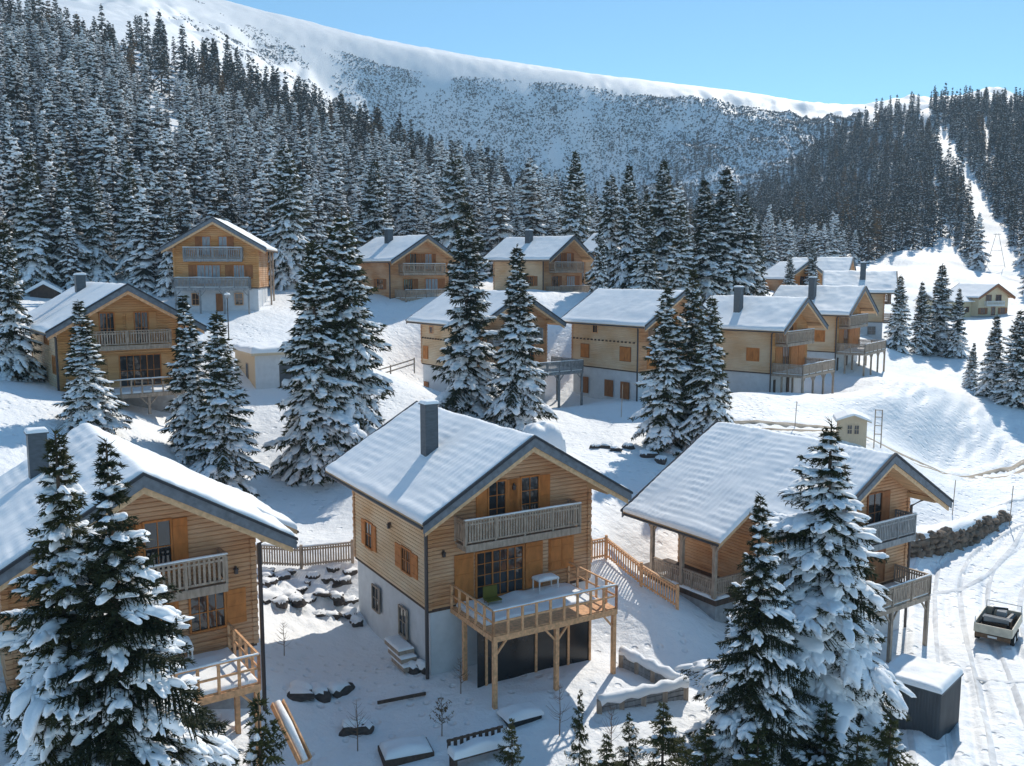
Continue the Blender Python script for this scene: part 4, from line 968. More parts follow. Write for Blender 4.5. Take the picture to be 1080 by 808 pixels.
# the single spruces among the houses: tip (x, y, z), mesh, its height, label
KEY = [
 (HERO_A, 14, (-13.66, 27.00, -4.85), 1.2, 'tall snowy spruce at the left edge of the foreground, before the chalet chimney'),
 (HERO_B, 14, (-11.70, 26.00, -5.03), 1.15, 'dark spruce with few snow clumps in the left foreground, second tip from the left edge'),
 (HERO_C, 16, (13.43, 38.00, -6.41), 1.5, 'tallest spruce of the right foreground, draped in long snow strips before the porch chalet'),
 (HERO_B, 14, (9.43, 34.00, -8.59), 1.05, 'dark spruce in the right foreground, just left of the tallest snow draped one'),
 (MID[2], 15, (-29.03, 62.00, -2.11), 1.55, 'small conical snow laden spruce standing right before the honey coloured chalet'),
 (MID[2], 15, (-23.75, 67.00, -1.87), 1.25, 'slender snowy spruce at the right corner of the honey coloured chalet'),
 (MID[1], 15, (-20.94, 65.00, -2.88), 1.25, 'snowy spruce beside the flat roofed annex, the right one of a close pair'),
 (MID[4], 15, (-13.57, 74.00, 4.70), 1.05, 'tallest broad snow laden spruce left of the central chalet roof'),
 (MID[0], 15, (-15.48, 71.00, 2.07), 1.05, 'broad snowy spruce leaning against the left side of the tallest one by the central roof'),
 (MID[3], 15, (-4.30, 88.00, 6.20), 1.0, 'taller of the two spruces in front of the chalet above the central one'),
 (MID[1], 15, (0.43, 84.00, 2.28), 1.05, 'shorter of the two spruces in front of the chalet above the central one'),
 (MID[1], 15, (13.16, 78.00, -1.21), 1.15, 'snowy spruce at the corner of the shuttered chalet, left of three'),
 (MID[3], 15, (16.06, 81.00, -0.02), .9, 'taller dark spruce in the middle of three by the shuttered chalet'),
 (MID[0], 15, (16.91, 77.00, -2.30), 1.0, 'drooping snowy spruce on the right of three by the shuttered chalet'),
 (MID[1], 15, (-41.09, 75.00, 4.01), 1.1, 'spruce with a bare trunk cut by the left picture edge'),
 (MID[1], 15, (63.21, 150.00, -0.80), 1.1, 'first spruce from the left in the clump right of the terrace chalets'),
 (MID[3], 15, (67.87, 152.00, -2.05), .95, 'slim second spruce in the clump right of the terrace chalets'),
 (MID[1], 15, (71.75, 154.00, 1.06), 1.15, 'tallest spruce in the clump right of the terrace chalets'),
 (MID[3], 15, (72.90, 150.00, -3.10), .85, 'low last spruce in the clump, before the cream guest house'),
 (MID[1], 15, (62.42, 118.00, -5.71), 1.1, 'dark spruce at the right picture edge above the snowy track'),
 (MID[3], 15, (63.22, 114.00, -5.05), 1.2, 'spruce cut by the right picture edge above the snowy track'),
 (MID[2], 15, (62.63, 124.00, -9.86), 1.2, 'small white spruce beside the dark pair at the right edge'),
 (MID[1], 15, (61.80, 190.00, 6.32), .9, 'spruce rising behind the low chalet roofs beyond the terrace'),
 (MID[3], 15, (54.84, 182.00, 3.10), 1.0, 'small spruce left of the orange front beyond the terrace'),
 (YOUNG[0], 5, (-8.75, 30.00, -14.53), .9, 'small green spruce at the bottom edge, right of the left deck'),
 (YOUNG[1], 5, (2.82, 36.00, -17.23), .5, 'thin young spruce with bare leader at the bottom, before the central deck'),
 (YOUNG[2], 5, (0.00, 36.00, -18.47), .9, 'little spruce at the bottom edge left of the thin young one'),
 (YOUNG[1], 5, (6.10, 35.00, -17.31), 1.2, 'bushy young spruce at the bottom, left foot of the dark right spruce'),
 (YOUNG[0], 5, (4.87, 36.00, -18.22), .8, 'short young spruce at the bottom edge below the snow capped low wall'),
 (YOUNG[2], 5, (12.30, 34.00, -16.81), 1.3, 'green young spruce at the bottom edge below the snow draped giant'),
 (YOUNG[0], 5, (14.84, 34.00, -17.20), 1.2, 'young spruce at the bottom right next to the grey ribbed container'),
 (MID[0], 15, (10.95, 164.00, 20.54), 0.90, 'tall spruce rising behind the gable of the chalet with the chimney shadow on its roof'),
 (MID[1], 15, (11.71, 122.00, 6.03), 0.75, 'low snowy spruce directly before the gable of the forest edge chalet with chimney shadow'),
 (MID[4], 15, (14.69, 138.00, 14.27), 0.80, 'spruce between the two forest edge chalets, right of the chimney shadow roof'),
 (MID[1], 15, (16.83, 134.00, 15.19), 0.85, 'tallest spruce standing before the hidden chalet with the orange chimney'),
 (MID[3], 15, (17.91, 124.00, 9.98), 1.00, 'dark spruce on the left of the group above the shuttered chalet roof'),
 (MID[0], 15, (22.44, 136.00, 15.68), 1.00, 'snowy spruce in the group above the shuttered chalet roof, second from its left'),
 (MID[1], 15, (22.11, 122.00, 8.72), 1.10, 'shorter spruce in front of the group above the shuttered chalet ridge'),
 (MID[3], 15, (27.05, 130.00, 12.41), 1.05, 'olive spruce of the pair left above the first terrace chalet'),
 (MID[1], 15, (30.82, 134.00, 14.66), 1.10, 'tallest of the spruces rising above the first terrace chalet chimney'),
 (MID[0], 15, (34.24, 138.00, 11.11), 0.95, 'snowy spruce right next to the tallest above the first terrace chalet'),
 (MID[3], 15, (39.82, 150.00, 7.11), 1.00, 'smaller dark spruce at the right end of the group above the terrace chalets'),
 (MID[4], 15, (-59.27, 124.00, 14.06), 1.05, 'broad white spruce at the forest front, upper left above the shadow striped roof'),
 (MID[0], 15, (-56.44, 126.00, 13.53), 1.00, 'snow heavy spruce at the forest front just left of the tall upper chalet'),
 (MID[1], 15, (-52.47, 128.00, 15.02), 1.00, 'spruce at the forest front touching the left eave of the tall upper chalet'),
 (MID[4], 15, (-31.51, 130.00, 17.56), 1.00, 'broad snowy spruce right behind the right eave of the tall upper chalet'),
 (MID[1], 15, (-61.89, 120.00, 15.03), 1.05, 'dark spruce near the left picture edge at the forest front'),
 (MID[2], 15, (-44.31, 120.00, 9.30), 1.10, 'slim white spruce at the left wall of the tall upper chalet'),
 (MID[0], 15, (-21.72, 150.00, 17.30), 1.00, 'snowy spruce behind the orange forest edge chalet, at its left end'),
 (MID[4], 15, (-9.10, 150.00, 18.78), 1.00, 'wide spruce in the gap between the two forest edge chalets'),
 (YOUNG[1], 5, (7.39, 33.00, -17.19), 1.2, 'low bushy spruce at the bottom edge in front of the dark right spruce'),
 (YOUNG[2], 5, (9.10, 32.00, -16.86), 1.4, 'wide low spruce at the bottom edge between the two big right spruces'),
 (YOUNG[0], 5, (12.78, 32.00, -16.93), 1.4, 'wide low spruce at the bottom edge, right foot of the snow draped giant'),
 (YOUNG[1], 5, (3.72, 34.00, -18.11), 1.1, 'tiny spruce at the bottom edge beside the bare sapling'),
 (YOUNG[2], 5, (-10.25, 28.00, -14.43), 1.2, 'low spruce at the bottom edge under the left foreground deck'),
]
for parts, H0, tip, wide, lab in KEY:
    x, y, zt = tip; g = gz(x, y); h = max(1.6, zt-g)
    plant_spruce(parts, H0, x, y, h, lab, 'spruces among the chalets', wide=wide*(14/h if parts in MID and h < 10 else 1)**.0)

# ------------------------------------------------------------------ the forest
def occupied(x, y):
    for (cx, cy, cz), yaw, L in CHAL.values():
        a = rad(yaw); dx, dy = x-cx, y-cy
        u = dx*cos(a)+dy*sin(a); v = -dx*sin(a)+dy*cos(a)
        if -8.5 < u < 8.5 and -9 < v < L+4: return True
    return any((x-k[2][0])**2+(y-k[2][1])**2 < 9 for k in KEY)
def in_forest(px, y):
    """px: bearing as picture column, y: distance north; density 0..1"""
    if px < 560:
        y0 = np.interp(px, [-260, 170, 215, 300, 320, 400, 410, 480, 560], [112, 118, 132, 128, 134, 138, 156, 158, 168])
        y1 = np.interp(px, [-260, 0, 150, 190, 230, 300, 420, 560], [400, 390, 375, 420, 440, 455, 430, 400])
        d = 1. if y0 < y < y1 else 0.
        if 156 < px < 206 and 228 < y < 310: d = .05
        elif 156 < px < 206 and 310 <= y < 430: d = .45
        return d
    if px < 745:
        if 166 < y < 330: return .75 if y < 250 else .6
        if 330 <= y < 640: return .6
        if px > 630 and 640 <= y < 830: return .5*(px-630)/115*(1-(y-640)/260)
    if 740 <= px < 1300:
        y0 = np.interp(px, [740, 800, 865, 885, 930, 1000, 1030, 1080, 1300], [255, 235, 240, 315, 355, 385, 310, 265, 220])
        y1 = np.interp(px, [740, 800, 900, 1000, 1080, 1300], [690, 715, 755, 745, 700, 700])
        if y0 < y < y1:
            run = np.interp(y, [300, 355, 450, 560, 700, 800], [1058, 1045, 1024, 995, 968, 945])
            wd = np.interp(y, [300, 450, 700], [24, 11, 6])
            if abs(px-run-2*sin(y/23)) < wd: return 0
            return .95 if px > 760 else .5
    return 0
F_rng = np.random.default_rng(77)
spots = []
for y0, y1, cell in ((110, 240, 5.9), (240, 460, 6.2), (460, 820, 6.1)):
    for yy in np.arange(y0, y1, cell):
        for xx in np.arange(-.86*yy, .80*yy, cell):
            x = xx+F_rng.normal()*cell*.33; y = yy+F_rng.normal()*cell*.33
            px = 540+966.3*x/y
            if F_rng.random() > in_forest(px, y)*.92 or fbm(np.array([x/26]), np.array([y/26]), 2)[0] > .95: continue
            if y < 175 and occupied(x, y): continue
            h = 8.5+9*F_rng.random()+7*F_rng.random()**3
            if 156 < px < 206 and 228 < y < 310: h *= .55
            spots.append((x, y, h, px))
zs = terrain([s[0] for s in spots], [s[1] for s in spots])
spots = [(x, y, float(z)-.3, h, px) for (x, y, h, px), z in zip(spots, zs)]
print('forest spots', len(spots))
spots.sort(key=lambda s: -s[3]/s[1]*(1 if -20 < s[4] < 1100 else .0))
NEARN = 240
near, rest = spots[:NEARN], spots[NEARN:]
ORD = ('first second third fourth fifth sixth seventh eighth ninth tenth eleventh twelfth thirteenth fourteenth fifteenth sixteenth seventeenth eighteenth nineteenth twentieth').split()
def ordinal(n):
    if n < 20: return ORD[n]
    tens = {2: 'twenty', 3: 'thirty', 4: 'forty', 5: 'fifty'}
    return (tens[(n+1)//10]+'-'+ORD[(n+1) % 10-1]) if (n+1) % 10 else {3: 'thirtieth', 4: 'fortieth', 5: 'fiftieth'}[(n+1)//10]
rows = {}
for s in near:
    band = int((s[1]-112)/7.5)
    rows.setdefault(band, []).append(s)
look = ['heavily snow laden', 'dark slender', 'broad snow laden', 'narrow snow dusted', 'dark thinly snowed', 'drooping white']
for ri, (band, ss) in enumerate(sorted(rows.items())):
    ss.sort(key=lambda s: s[4])
    for k, (x, y, z, h, px) in enumerate(ss):
        v = int(F_rng.integers(0, 6)); q = .85+.3*F_rng.random()
        o = link('spruce_tree', FOREST[v], None, (x, y, z), F_rng.random()*6.28, (h/16*q, h/16*q, h/16))
        tag(o, '%s forest spruce, %s from left in %s row behind the chalets' % (look[v], ordinal(k), ordinal(ri)), 'spruce', 'forest spruces behind the chalets')

def scatter(name, pts, meshes, label, cat, seed, prob=None):
    """one object whose points carry instances of the given meshes (a far wood that reads as one mass)"""
    rng = np.random.default_rng(seed)
    n = len(pts); me = bpy.data.meshes.new(name); me.vertices.add(n)
    me.vertices.foreach_set('co', np.array([p[:3] for p in pts], np.float32).ravel())
    sa = me.attributes.new('size', 'FLOAT', 'POINT'); sa.data.foreach_set('value', np.array([p[3] for p in pts], np.float32))
    ra = me.attributes.new('turn', 'FLOAT', 'POINT'); ra.data.foreach_set('value', rng.random(n).astype(np.float32)*6.28)
    va = me.attributes.new('variant', 'INT', 'POINT'); va.data.foreach_set('value', rng.choice(len(meshes), n, p=prob).astype(np.int32))
    o = link(name, me); tag(o, label, cat, kind='stuff')
    g = bpy.data.node_groups.new(name, 'GeometryNodeTree')
    g.interface.new_socket('Geometry', in_out='INPUT', socket_type='NodeSocketGeometry'); g.interface.new_socket('Geometry', in_out='OUTPUT', socket_type='NodeSocketGeometry')
    N = g.nodes; L = g.links
    gi = N.new('NodeGroupInput'); go = N.new('NodeGroupOutput'); jn = N.new('GeometryNodeJoinGeometry')
    def attr(nm, ty):
        a = N.new('GeometryNodeInputNamedAttribute'); a.data_type = ty; a.inputs[0].default_value = nm; return a.outputs[0]
    size, turn, var = attr('size', 'FLOAT'), attr('turn', 'FLOAT'), attr('variant', 'INT')
    cx = N.new('ShaderNodeCombineXYZ'); L.new(turn, cx.inputs[2])
    for i, src in enumerate(meshes):
        oi = N.new('GeometryNodeObjectInfo'); oi.transform_space = 'ORIGINAL'; oi.inputs['Object'].default_value = src; oi.inputs['As Instance'].default_value = True
        cp = N.new('FunctionNodeCompare'); cp.data_type = 'INT'; cp.operation = 'EQUAL'
        L.new(var, [s for s in cp.inputs if s.type == 'INT'][0]); [s for s in cp.inputs if s.type == 'INT'][1].default_value = i
        ip = N.new('GeometryNodeInstanceOnPoints'); L.new(gi.outputs[0], ip.inputs['Points']); L.new(cp.outputs[0], ip.inputs['Selection'])
        L.new(oi.outputs['Geometry'], ip.inputs['Instance']); L.new(cx.outputs[0], ip.inputs['Rotation']); L.new(size, ip.inputs['Scale'])
        L.new(ip.outputs[0], jn.inputs[0])
    L.new(jn.outputs[0], go.inputs[0])
    mod = o.modifiers.new('scatter', 'NODES'); mod.node_group = g
    return o
# the first trees of the far wood are objects of their own; the mass repeats them
mid = [s for s in rest if s[1] < 330]; farw = [s for s in rest if s[1] >= 330]
fsrc = []
for i in range(4):
    x, y, z, h, px = farw[i*3]
    o = link('spruce_tree', FAR[i], None, (x, y, z), i, h/16); fsrc.append(o)
    tag(o, 'distant spruce at the near edge of the far wood, %s of four standing forward' % ORD[i], 'spruce', 'spruces at the edge of the far wood')
x, y, z, h, px = farw[17]
lm = spruce_mesh('larch', 'larch', seed=190, H=16, R=3.2, detail=0, snow=.12, droop=.2, ragged=.4, slim=.9)
o = link('larch_tree', lm, None, (x, y, z), 0, h/16); tag(o, 'bare brown larch at the near edge of the far wood', 'larch'); fsrc.append(o)
msrc = [o for o in bpy.data.objects if o.name.startswith('spruce_tree') and o.type == 'MESH']
msrc = [next(o for o in msrc if o.data == f) for f in FOREST]
scatter('distant_forest', [(x, y, z, h/16) for x, y, z, h, px in mid], msrc, 'mass of snowy spruces farther up the hillside', 'forest', 1)
scatter('far_hill_forest', [(x, y, z, h/16) for x, y, z, h, px in farw], fsrc, 'far spruce forest covering the hill beyond the valley', 'forest', 2, [.24, .24, .24, .22, .06])
# dwarf pines on the mountain flank
x, y = 40., 905.
sm = spruce_mesh('dwarf_pine', 'frosttwig', seed=195, H=7, R=6.5, detail=0, snow=.55, droop=.1, ragged=.6, slim=.5)
o = link('dwarf_pine', sm, None, (x, y, gz(x, y)-.5), 0, .6); tag(o, 'dwarf pine clump high on the shaded mountain flank', 'dwarf pine'); ssrc = [fsrc[1], o]
n = 300000
bpx = F_rng.uniform(180, 900, n); by = F_rng.uniform(520, 1000, n); bx = (bpx-540)/966.3*by
k = fbm(bx/38, by/32, 3)+.35*vnoise(bx/9, by/9)
lim = np.interp(bpx, [180, 300, 420, 560, 700, 800, 900], [1.4, .75, .1, -.2, -.45, -.6, -.5])
ok = ~((bpx < 380) & (by < 760)) & (F_rng.random(n) < np.clip(.50+(k-lim)*.55, 0, .92)) & (by < np.interp(bpx, [180, 300, 450, 600, 750, 900], [984, 968, 956, 942, 892, 800]))
bx, by, bpx = bx[ok], by[ok], bpx[ok]; bz = terrain(bx, by)-.5; sz = F_rng.uniform(.09, .33, len(bx))*(1+.5*(F_rng.random(len(bx)) < .12))
scrub = list(zip(bx, by, bz, sz))
scatter('dwarf_pine_scrub', [(a_, b_, c_, d_*.55) for a_, b_, c_, d_ in scrub], ssrc, 'dark dwarf pine scrub dotting the shaded mountain flank', 'scrub', 3, [.08, .92])
bs = scrub
print('scrub', len(bs))
# ------------------------------------------------------------------ things standing about
def loc_of(key, a, b, z):
    (x, y, zr), yaw, L = CHAL[key]; t = rad(yaw)
    return (x+a*cos(t)-b*sin(t), y+a*sin(t)+b*cos(t), zr+z)
def yaw_of(key): return rad(CHAL[key][1])
# grey ribbed container
r = empty('storage_container', (20.1, 40.85, -22.3), math.atan2(2.15, 2.0)-pi/2, 'grey ribbed storage container with a snow slab on top, at the lower right', 'container')
m = MB(); m.box(-2.9, 0, 0, 3.0, -.5, 2.5)
for i in range(20): m.box(-2.86+.145*i, -2.79+.145*i, -.03, -.002, .05, 2.45)
for i in range(20): m.box(.002, .03, .06+.148*i, .13+.148*i, .05, 2.45)
m.build('body', M['container'], r)
m = MB(); m.box(-2.98, .08, -.08, 3.08, 2.501, 2.58); m.build('lid', M['container'], r)
snow_slab(-2.97, .07, -.07, 3.07, 2.58, .26, r, 'snow_cover', edge=.2)
# trailer with a load, on the drive
r = empty('flatbed_trailer', (29.5, 53.4, gz(29.5, 53.4)+.02), rad(-38), 'small cream drop side trailer parked on the snowy drive at the right edge', 'trailer')
m = MB(); m.box(-.98, .98, -1.55, 1.7, .72, .82); m.build('bed', M['wooddark'], r)
m = MB(); m.box(-.9, .9, -1.5, 1.65, .45, .72); m.box(-.95, .95, -1.62, -1.5, .42, .66); m.build('chassis', M['rust'], r)
for nm, b in (('tailgate', (-1, 1, -1.62, -1.56, .70, 1.22)), ('side_board', (-1.04, -.99, -1.55, 1.7, .70, 1.25)), ('side_board', (.99, 1.04, -1.55, 1.7, .70, 1.25)), ('headboard', (-1, 1, 1.701, 1.76, .70, 1.30))):
    m = MB(); m.box(*b); m.build(nm, M['truckcream'], r)
for x in (-.97, .97):
    m = MB(); m.tube([(x, 1.68, 1.2), (x, 1.68, 1.72)], .03); m.build('rail_post', M['white'], r)
m = MB(); m.tube([(-.97, 1.68, 1.7), (.97, 1.68, 1.7)], .03); m.build('rail', M['white'], r)
m = MB(); m.tube([(-.97, -1.58, 1.2), (-.97, -1.58, 1.62)], .03); m.build('rail_post', M['white'], r)
for x in (-.95, .95):
    for y in (-.7, .25):
        m = MB(); m.tube([(x-.11, y, .36), (x+.11, y, .36)], .38, 16); w_ = m.build('wheel', M['rubber'], r)
        m = MB(); m.tube([(x-.125, y, .36), (x+.125, y, .36)], .2, 12); m.build('rim', M['white'], w_)
m = MB(); m.box(-.25, .25, -1.65, -1.625, .5, .62); m.build('number_plate', M['white'], r)
m = MB(); m.tube([(0, 1.6, .55), (0, 2.9, .5)], .06); m.build('drawbar', M['rust'], r)
lx, ly, lz = r.location
r2 = empty('snow_blower', (lx, ly, lz), rad(-38), 'dark snow machine with a grey cowl lying in the bed of the cream trailer', 'machine')
m = MB(); m.box(-.8, .75, -.5, .1, .825, 1.32); m.bar((-.7, -.6, 1.0), (.6, -.7, 1.1), .2); m.build('housing', M['garage'], r2)
m = MB(); m.box(-.7, .65, -.58, -.51, 1.1, 1.42); m.box(-.2, .3, .5, 1.0, .825, 1.5); m.build('cowl', M['concrete'], r2)
m = MB(); m.tube([(-.5, .6, .83), (-.4, .9, 1.55), (.3, 1.2, 1.5)], .09); m.tube([(.45, .3, 1.05), (.6, 1.3, 1.1)], .22, 10); m.build('chute', M['garage'], r2)
m = MB(); m.box(-.55, .5, -.62, -.585, .9, 1.0); m.build('reflector_bar', M['orange'], r2)

# stones: three shapes, each with the snow that lies on it
def stone_mesh(seed, s=.35):
    rng = np.random.default_rng(seed); v, f = blobs(2, 1, rng, s); v = v[0]; v[:, 2] = np.where(v[:, 2] < 0, v[:, 2]*1.6, v[:, 2]); v = np.sign(v)*np.abs(v)**.8
    return np_mesh('boulder', v, tris=f, mats=[M['boulder']], smooth=False), v, f
STONES = []
for i in range(4):
    me, v, f = stone_mesh(300+i)
    keep = v[f].mean(1)[:, 2] > .5; ff = f[keep]; ids = np.unique(ff); mp_ = -np.ones(len(v), int); mp_[ids] = np.arange(len(ids))
    sv = v[ids]*np.array((1.04, 1.04, 1.0)); sv[:, 2] += .12*np.clip((sv[:, 2]-.4)*3, 0, 1)
    STONES.append((me, np_mesh('snow_cap', sv, tris=mp_[ff], mats=[M['snow']])))
srng = random.Random(4)
def boulder(x, y, s, label, group, k=None, sink=.25, cap=True):
    k = srng.randrange(4) if k is None else k
    o = link('boulder', STONES[k][0], None, (x, y, gz(x, y)-sink*s*.4+.1), srng.random()*6, (s*srng.uniform(.8, 1.3), s*srng.uniform(.7, 1.1), s*srng.uniform(.6, .9)))
    tag(o, label, 'boulder', group)
    if cap: link('snow_cap', STONES[k][1], o)
    return o
bank = [(-14.86, 53.79, 0.55), (-13.90, 53.36, 0.40), (-12.10, 53.79, 0.45), (-12.54, 52.64, 0.35), (-11.19, 53.57, 0.30), (-10.37, 53.79, 0.50), (-14.40, 52.14, 0.50), (-13.28, 51.43, 0.60), (-12.54, 51.07, 0.55), (-11.96, 52.00, 0.60), (-11.25, 52.36, 0.40), (-11.22, 51.07, 0.40), (-10.45, 52.64, 0.55), (-9.74, 51.79, 0.70), (-9.53, 52.86, 0.50), (-13.93, 50.71, 0.60), (-13.27, 50.21, 0.50), (-10.51, 51.43, 0.45), (-9.07, 51.07, 0.50), (-12.24, 53.07, 0.30), (-14.91, 53.07, 0.50), (-13.37, 53.79, 0.30), (-10.95, 54.43, 0.40), (-10.00, 54.36, 0.40)]
for x, y, s in bank:
    boulder(x, y, s, 'dark boulder poking out of the snowy bank below the dark slat fence', 'boulders in the bank', sink=1.1)
for (x, y, z), lab in (((7.13, 77.00, -15.13), 'leftmost boulder of the row on the snowy flat behind the central roof'), ((8.10, 77.00, -15.46), 'small upright boulder second in the row behind the central roof'), ((8.80, 76.00, -15.51), 'largest dark boulder in the row behind the central roof'), ((9.89, 77.00, -15.38), 'long flat boulder fourth in the row behind the central roof'),
                       ((11.38, 75.00, -15.78), 'flat boulder by the trunks of the three spruces'), ((12.25, 74.00, -15.73), 'last boulder of the row, next to the porch chalet roof'),
                       ((-9.22, 41.92, -20.30), 'dark boulder at the foot of the yard left of the central chalet'), ((-9.99, 41.33, -20.20), 'low boulder at the left end of the yard'), ((-8.45, 42.43, -20.30), 'snow capped boulder in the yard, right of the other two'),
                       ((-6.98, 39.38, -20.70), 'round snow capped boulder by the bare sapling at the bottom'), ((-5.00, 44.78, -20.20), 'dark rock at the corner of the central chalet basement'), ((-4.48, 44.44, -20.20), 'second dark rock at the corner of the central chalet basement')):
    boulder(x, y, .55 if z > -19 else .6, lab, None)
# rough stone wall by the drive
WP = [(29.81, 67.23, -21.90), (32.38, 68.15, -21.90), (35.58, 70.24, -21.80), (39.13, 73.22, -21.60), (42.48, 76.45, -21.30)]
r = empty('stone_wall', WP[0], 0, 'rough brown stone retaining wall with snow on top, curving along the drive', 'wall')
wr = np.random.default_rng(8); bl_, bf_ = blobs(1, 8, wr, .22); bl_[:, :, 2] = np.where(bl_[:, :, 2] < 0, bl_[:, :, 2]/.35, bl_[:, :, 2]); V = []; F = []; T = []
pts = np.array(WP); seg = np.concatenate([[0], np.cumsum(np.linalg.norm(np.diff(pts[:, :2], axis=0), axis=1))])
for s_ in np.arange(0, seg[-1], .42):
    c = np.array([np.interp(s_, seg, pts[:, i]) for i in range(3)]); hgt = np.interp(s_/seg[-1], [0, .6, 1], [1.8, 1.45, .5]); T.append((c, hgt))
    for hz in np.arange(-.2, hgt, .46):
        sc_ = wr.uniform(.26, .42); p_ = bl_[wr.integers(8)]*np.array((sc_*1.2, sc_, sc_*.85)); a_ = wr.random()*6
        p_ = np.stack([p_[:, 0]*cos(a_)-p_[:, 1]*sin(a_), p_[:, 0]*sin(a_)+p_[:, 1]*cos(a_), p_[:, 2]], 1)
        F.append(bf_+len(V)*len(p_)); V.append(p_+c+np.array((wr.normal()*.1+.25*hz*.3, wr.normal()*.1+.3*hz*.5, hz+.15+wr.normal()*.06))-np.array(WP[0]))
link('masonry', np_mesh('masonry', np.concatenate(V), tris=np.concatenate(F), mats=[M['stone']], smooth=False), r)
V = []; F = []; k = len(T)
for i, (c, hgt) in enumerate(T):
    for j, (o_, dz) in enumerate(((-.35, -.15), (-.2, .14), (.3, .26), (1.2, .3), (2.6, .22), (4.2, -.25))):
        n_ = .12*vnoise(np.array([i*.6]), np.array([j*1.7]))[0]
        V.append((c[0]+.08*hgt+o_*.42+n_, c[1]+.15*hgt+o_*.9+n_, c[2]+hgt+dz+n_))
    if i: F += [((i-1)*6+j, i*6+j, i*6+j+1, (i-1)*6+j+1) for j in range(5)]
link('snow_cover', np_mesh('snow_cover', np.array(V)-np.array(WP[0]), quads=F, mats=[M['snow']]), r)

# fences
def slat_fence(name, pts, h, mat, label, cap=True, step=.15, post=.16, sink=0., w=.1):
    pts = [(p[0], p[1], gz(p[0], p[1])+.03) for p in pts]
    r = empty(name, pts[0], 0, label, 'fence'); o = np.array(pts[0])
    for (p, q) in zip(pts[:-1], pts[1:]):
        p = np.array(p)-o; q = np.array(q)-o; L = np.linalg.norm(q-p); n = max(2, int(L/step)); d = (q-p)/L
        m = MB()
        for i in range(n):
            c = p+d*(i+.5)*L/n; m.bar(c+(0, 0, .06-sink), c+(0, 0, h-.1), w, .03, up=(-d[1], d[0], 0))
        for z in (.18, h-.22): m.bar(p+(0, 0, z), q+(0, 0, z), .06, .1)
        m.bar(p+(0, 0, h-.05), q+(0, 0, h-.05), .14, .06); m.build('panel', M[mat], r)
        if cap:
            s = MB(); s.smooth = True; s.tube([p+(0, 0, h), p+d*L*.33+(0, 0, h+.02), p+d*L*.66+(0, 0, h), q+(0, 0, h)], .055, 8); s.build('snow_cover', M['snow'], r)
    for i, p in enumerate(pts):
        p = np.array(p)-o; m = MB(); m.box(p[0]-post/2, p[0]+post/2, p[1]-post/2, p[1]+post/2, -.9+p[2], p[2]+h+.12); m.build('post', M[mat], r)
    return r
fp = [(-16.06, 54.00, -18.25), (-12.93, 54.50, -17.99), (-9.87, 55.00, -17.80)]
slat_fence('slat_fence', fp, 1.3, 'woodgrey', 'dark weathered slat fence with snow on its rail, above the boulder bank')
pp = [(4.74, 53.40, -18.28), (5.72, 54.00, -18.31), (7.59, 52.00, -19.01), (9.37, 50.00, -19.57)]
slat_fence('slat_fence', pp, 1.3, 'wood', 'new yellow slat fence along the sloping path between the two big chalets', cap=False, step=.19, w=.085)
fm = [(-15.62, 96.00, -11.85), (-12.93, 97.00, -11.15), (-10.61, 99.00, -10.55)]
r = empty('rail_fence', fm[0], 0, 'low two rail wooden fence left of the chalet behind the tall spruces', 'fence')
m = MB(); o_ = np.array(fm[0])
for z in (.45, .95):
    for p, q in zip(fm[:-1], fm[1:]): m.bar(np.array(p)-o_+(0, 0, z), np.array(q)-o_+(0, 0, z), .07, .13)
m.build('rail', M['woodgrey'], r)
for p in fm: m = MB(); m.bar(np.array(p)-o_+(0, 0, -.6), np.array(p)-o_+(0, 0, 1.1), .14); m.build('post', M['woodgrey'], r)
# snow capped low timber wall in front of the deck
lw = [(5.62, 45.11, -20.30), (8.56, 42.96, -21.00), (4.10, 40.84, -20.90)]
r = empty('timber_wall', lw[1], 0, 'low weathered plank wall under a thick roll of snow, below the yellow fence', 'wall'); o_ = np.array(lw[1])
for p, q in zip(lw[:-1], lw[1:]):
    p = np.array(p)-o_; q = np.array(q)-o_; m = MB()
    for z in (.12, .38, .64): m.bar(p+(0, 0, z), q+(0, 0, z), .10, .22)
    m.build('plank_row', M['woodsilver'], r)
    d = q-p; n = 4
    for i in range(1 if abs(p).sum() < 1e-6 else 0, n+1):
        c = p+d*i/n; m = MB(); m.bar(c+(0, 0, -.8), c+(0, 0, .86), .24, .24); m.build('post', M['woodgrey'], r)
    s = MB(); s.smooth = True; k = 14
    s.tube([p+d*i/k+(0, 0, .88+.05*sin(i*2.1)) for i in range(k+1)], [.26+.05*sin(i*1.7+d[0]) for i in range(k+1)], 10); s.build('snow_cover', M['snow'], r)

# snow topped wooden steps at the central chalet's side wall
r = empty('wooden_steps', loc_of('A', -5.35, 4.4, -12.15), yaw_of('A'), 'stack of wooden steps under snow against the white basement of the central chalet', 'steps')
for i in range(3):
    m = MB(); m.box(-.42, .42, -1.3+.3*i, -.2+.45*i+.5, .32*i, .32*i+.24); t_ = m.build('step', M['woodgrey'], r)
    snow_slab(-.44, .44, -1.32+.3*i, -.2+.45*i+.52, .32*i+.24, .09, t_, 'snow_cover')
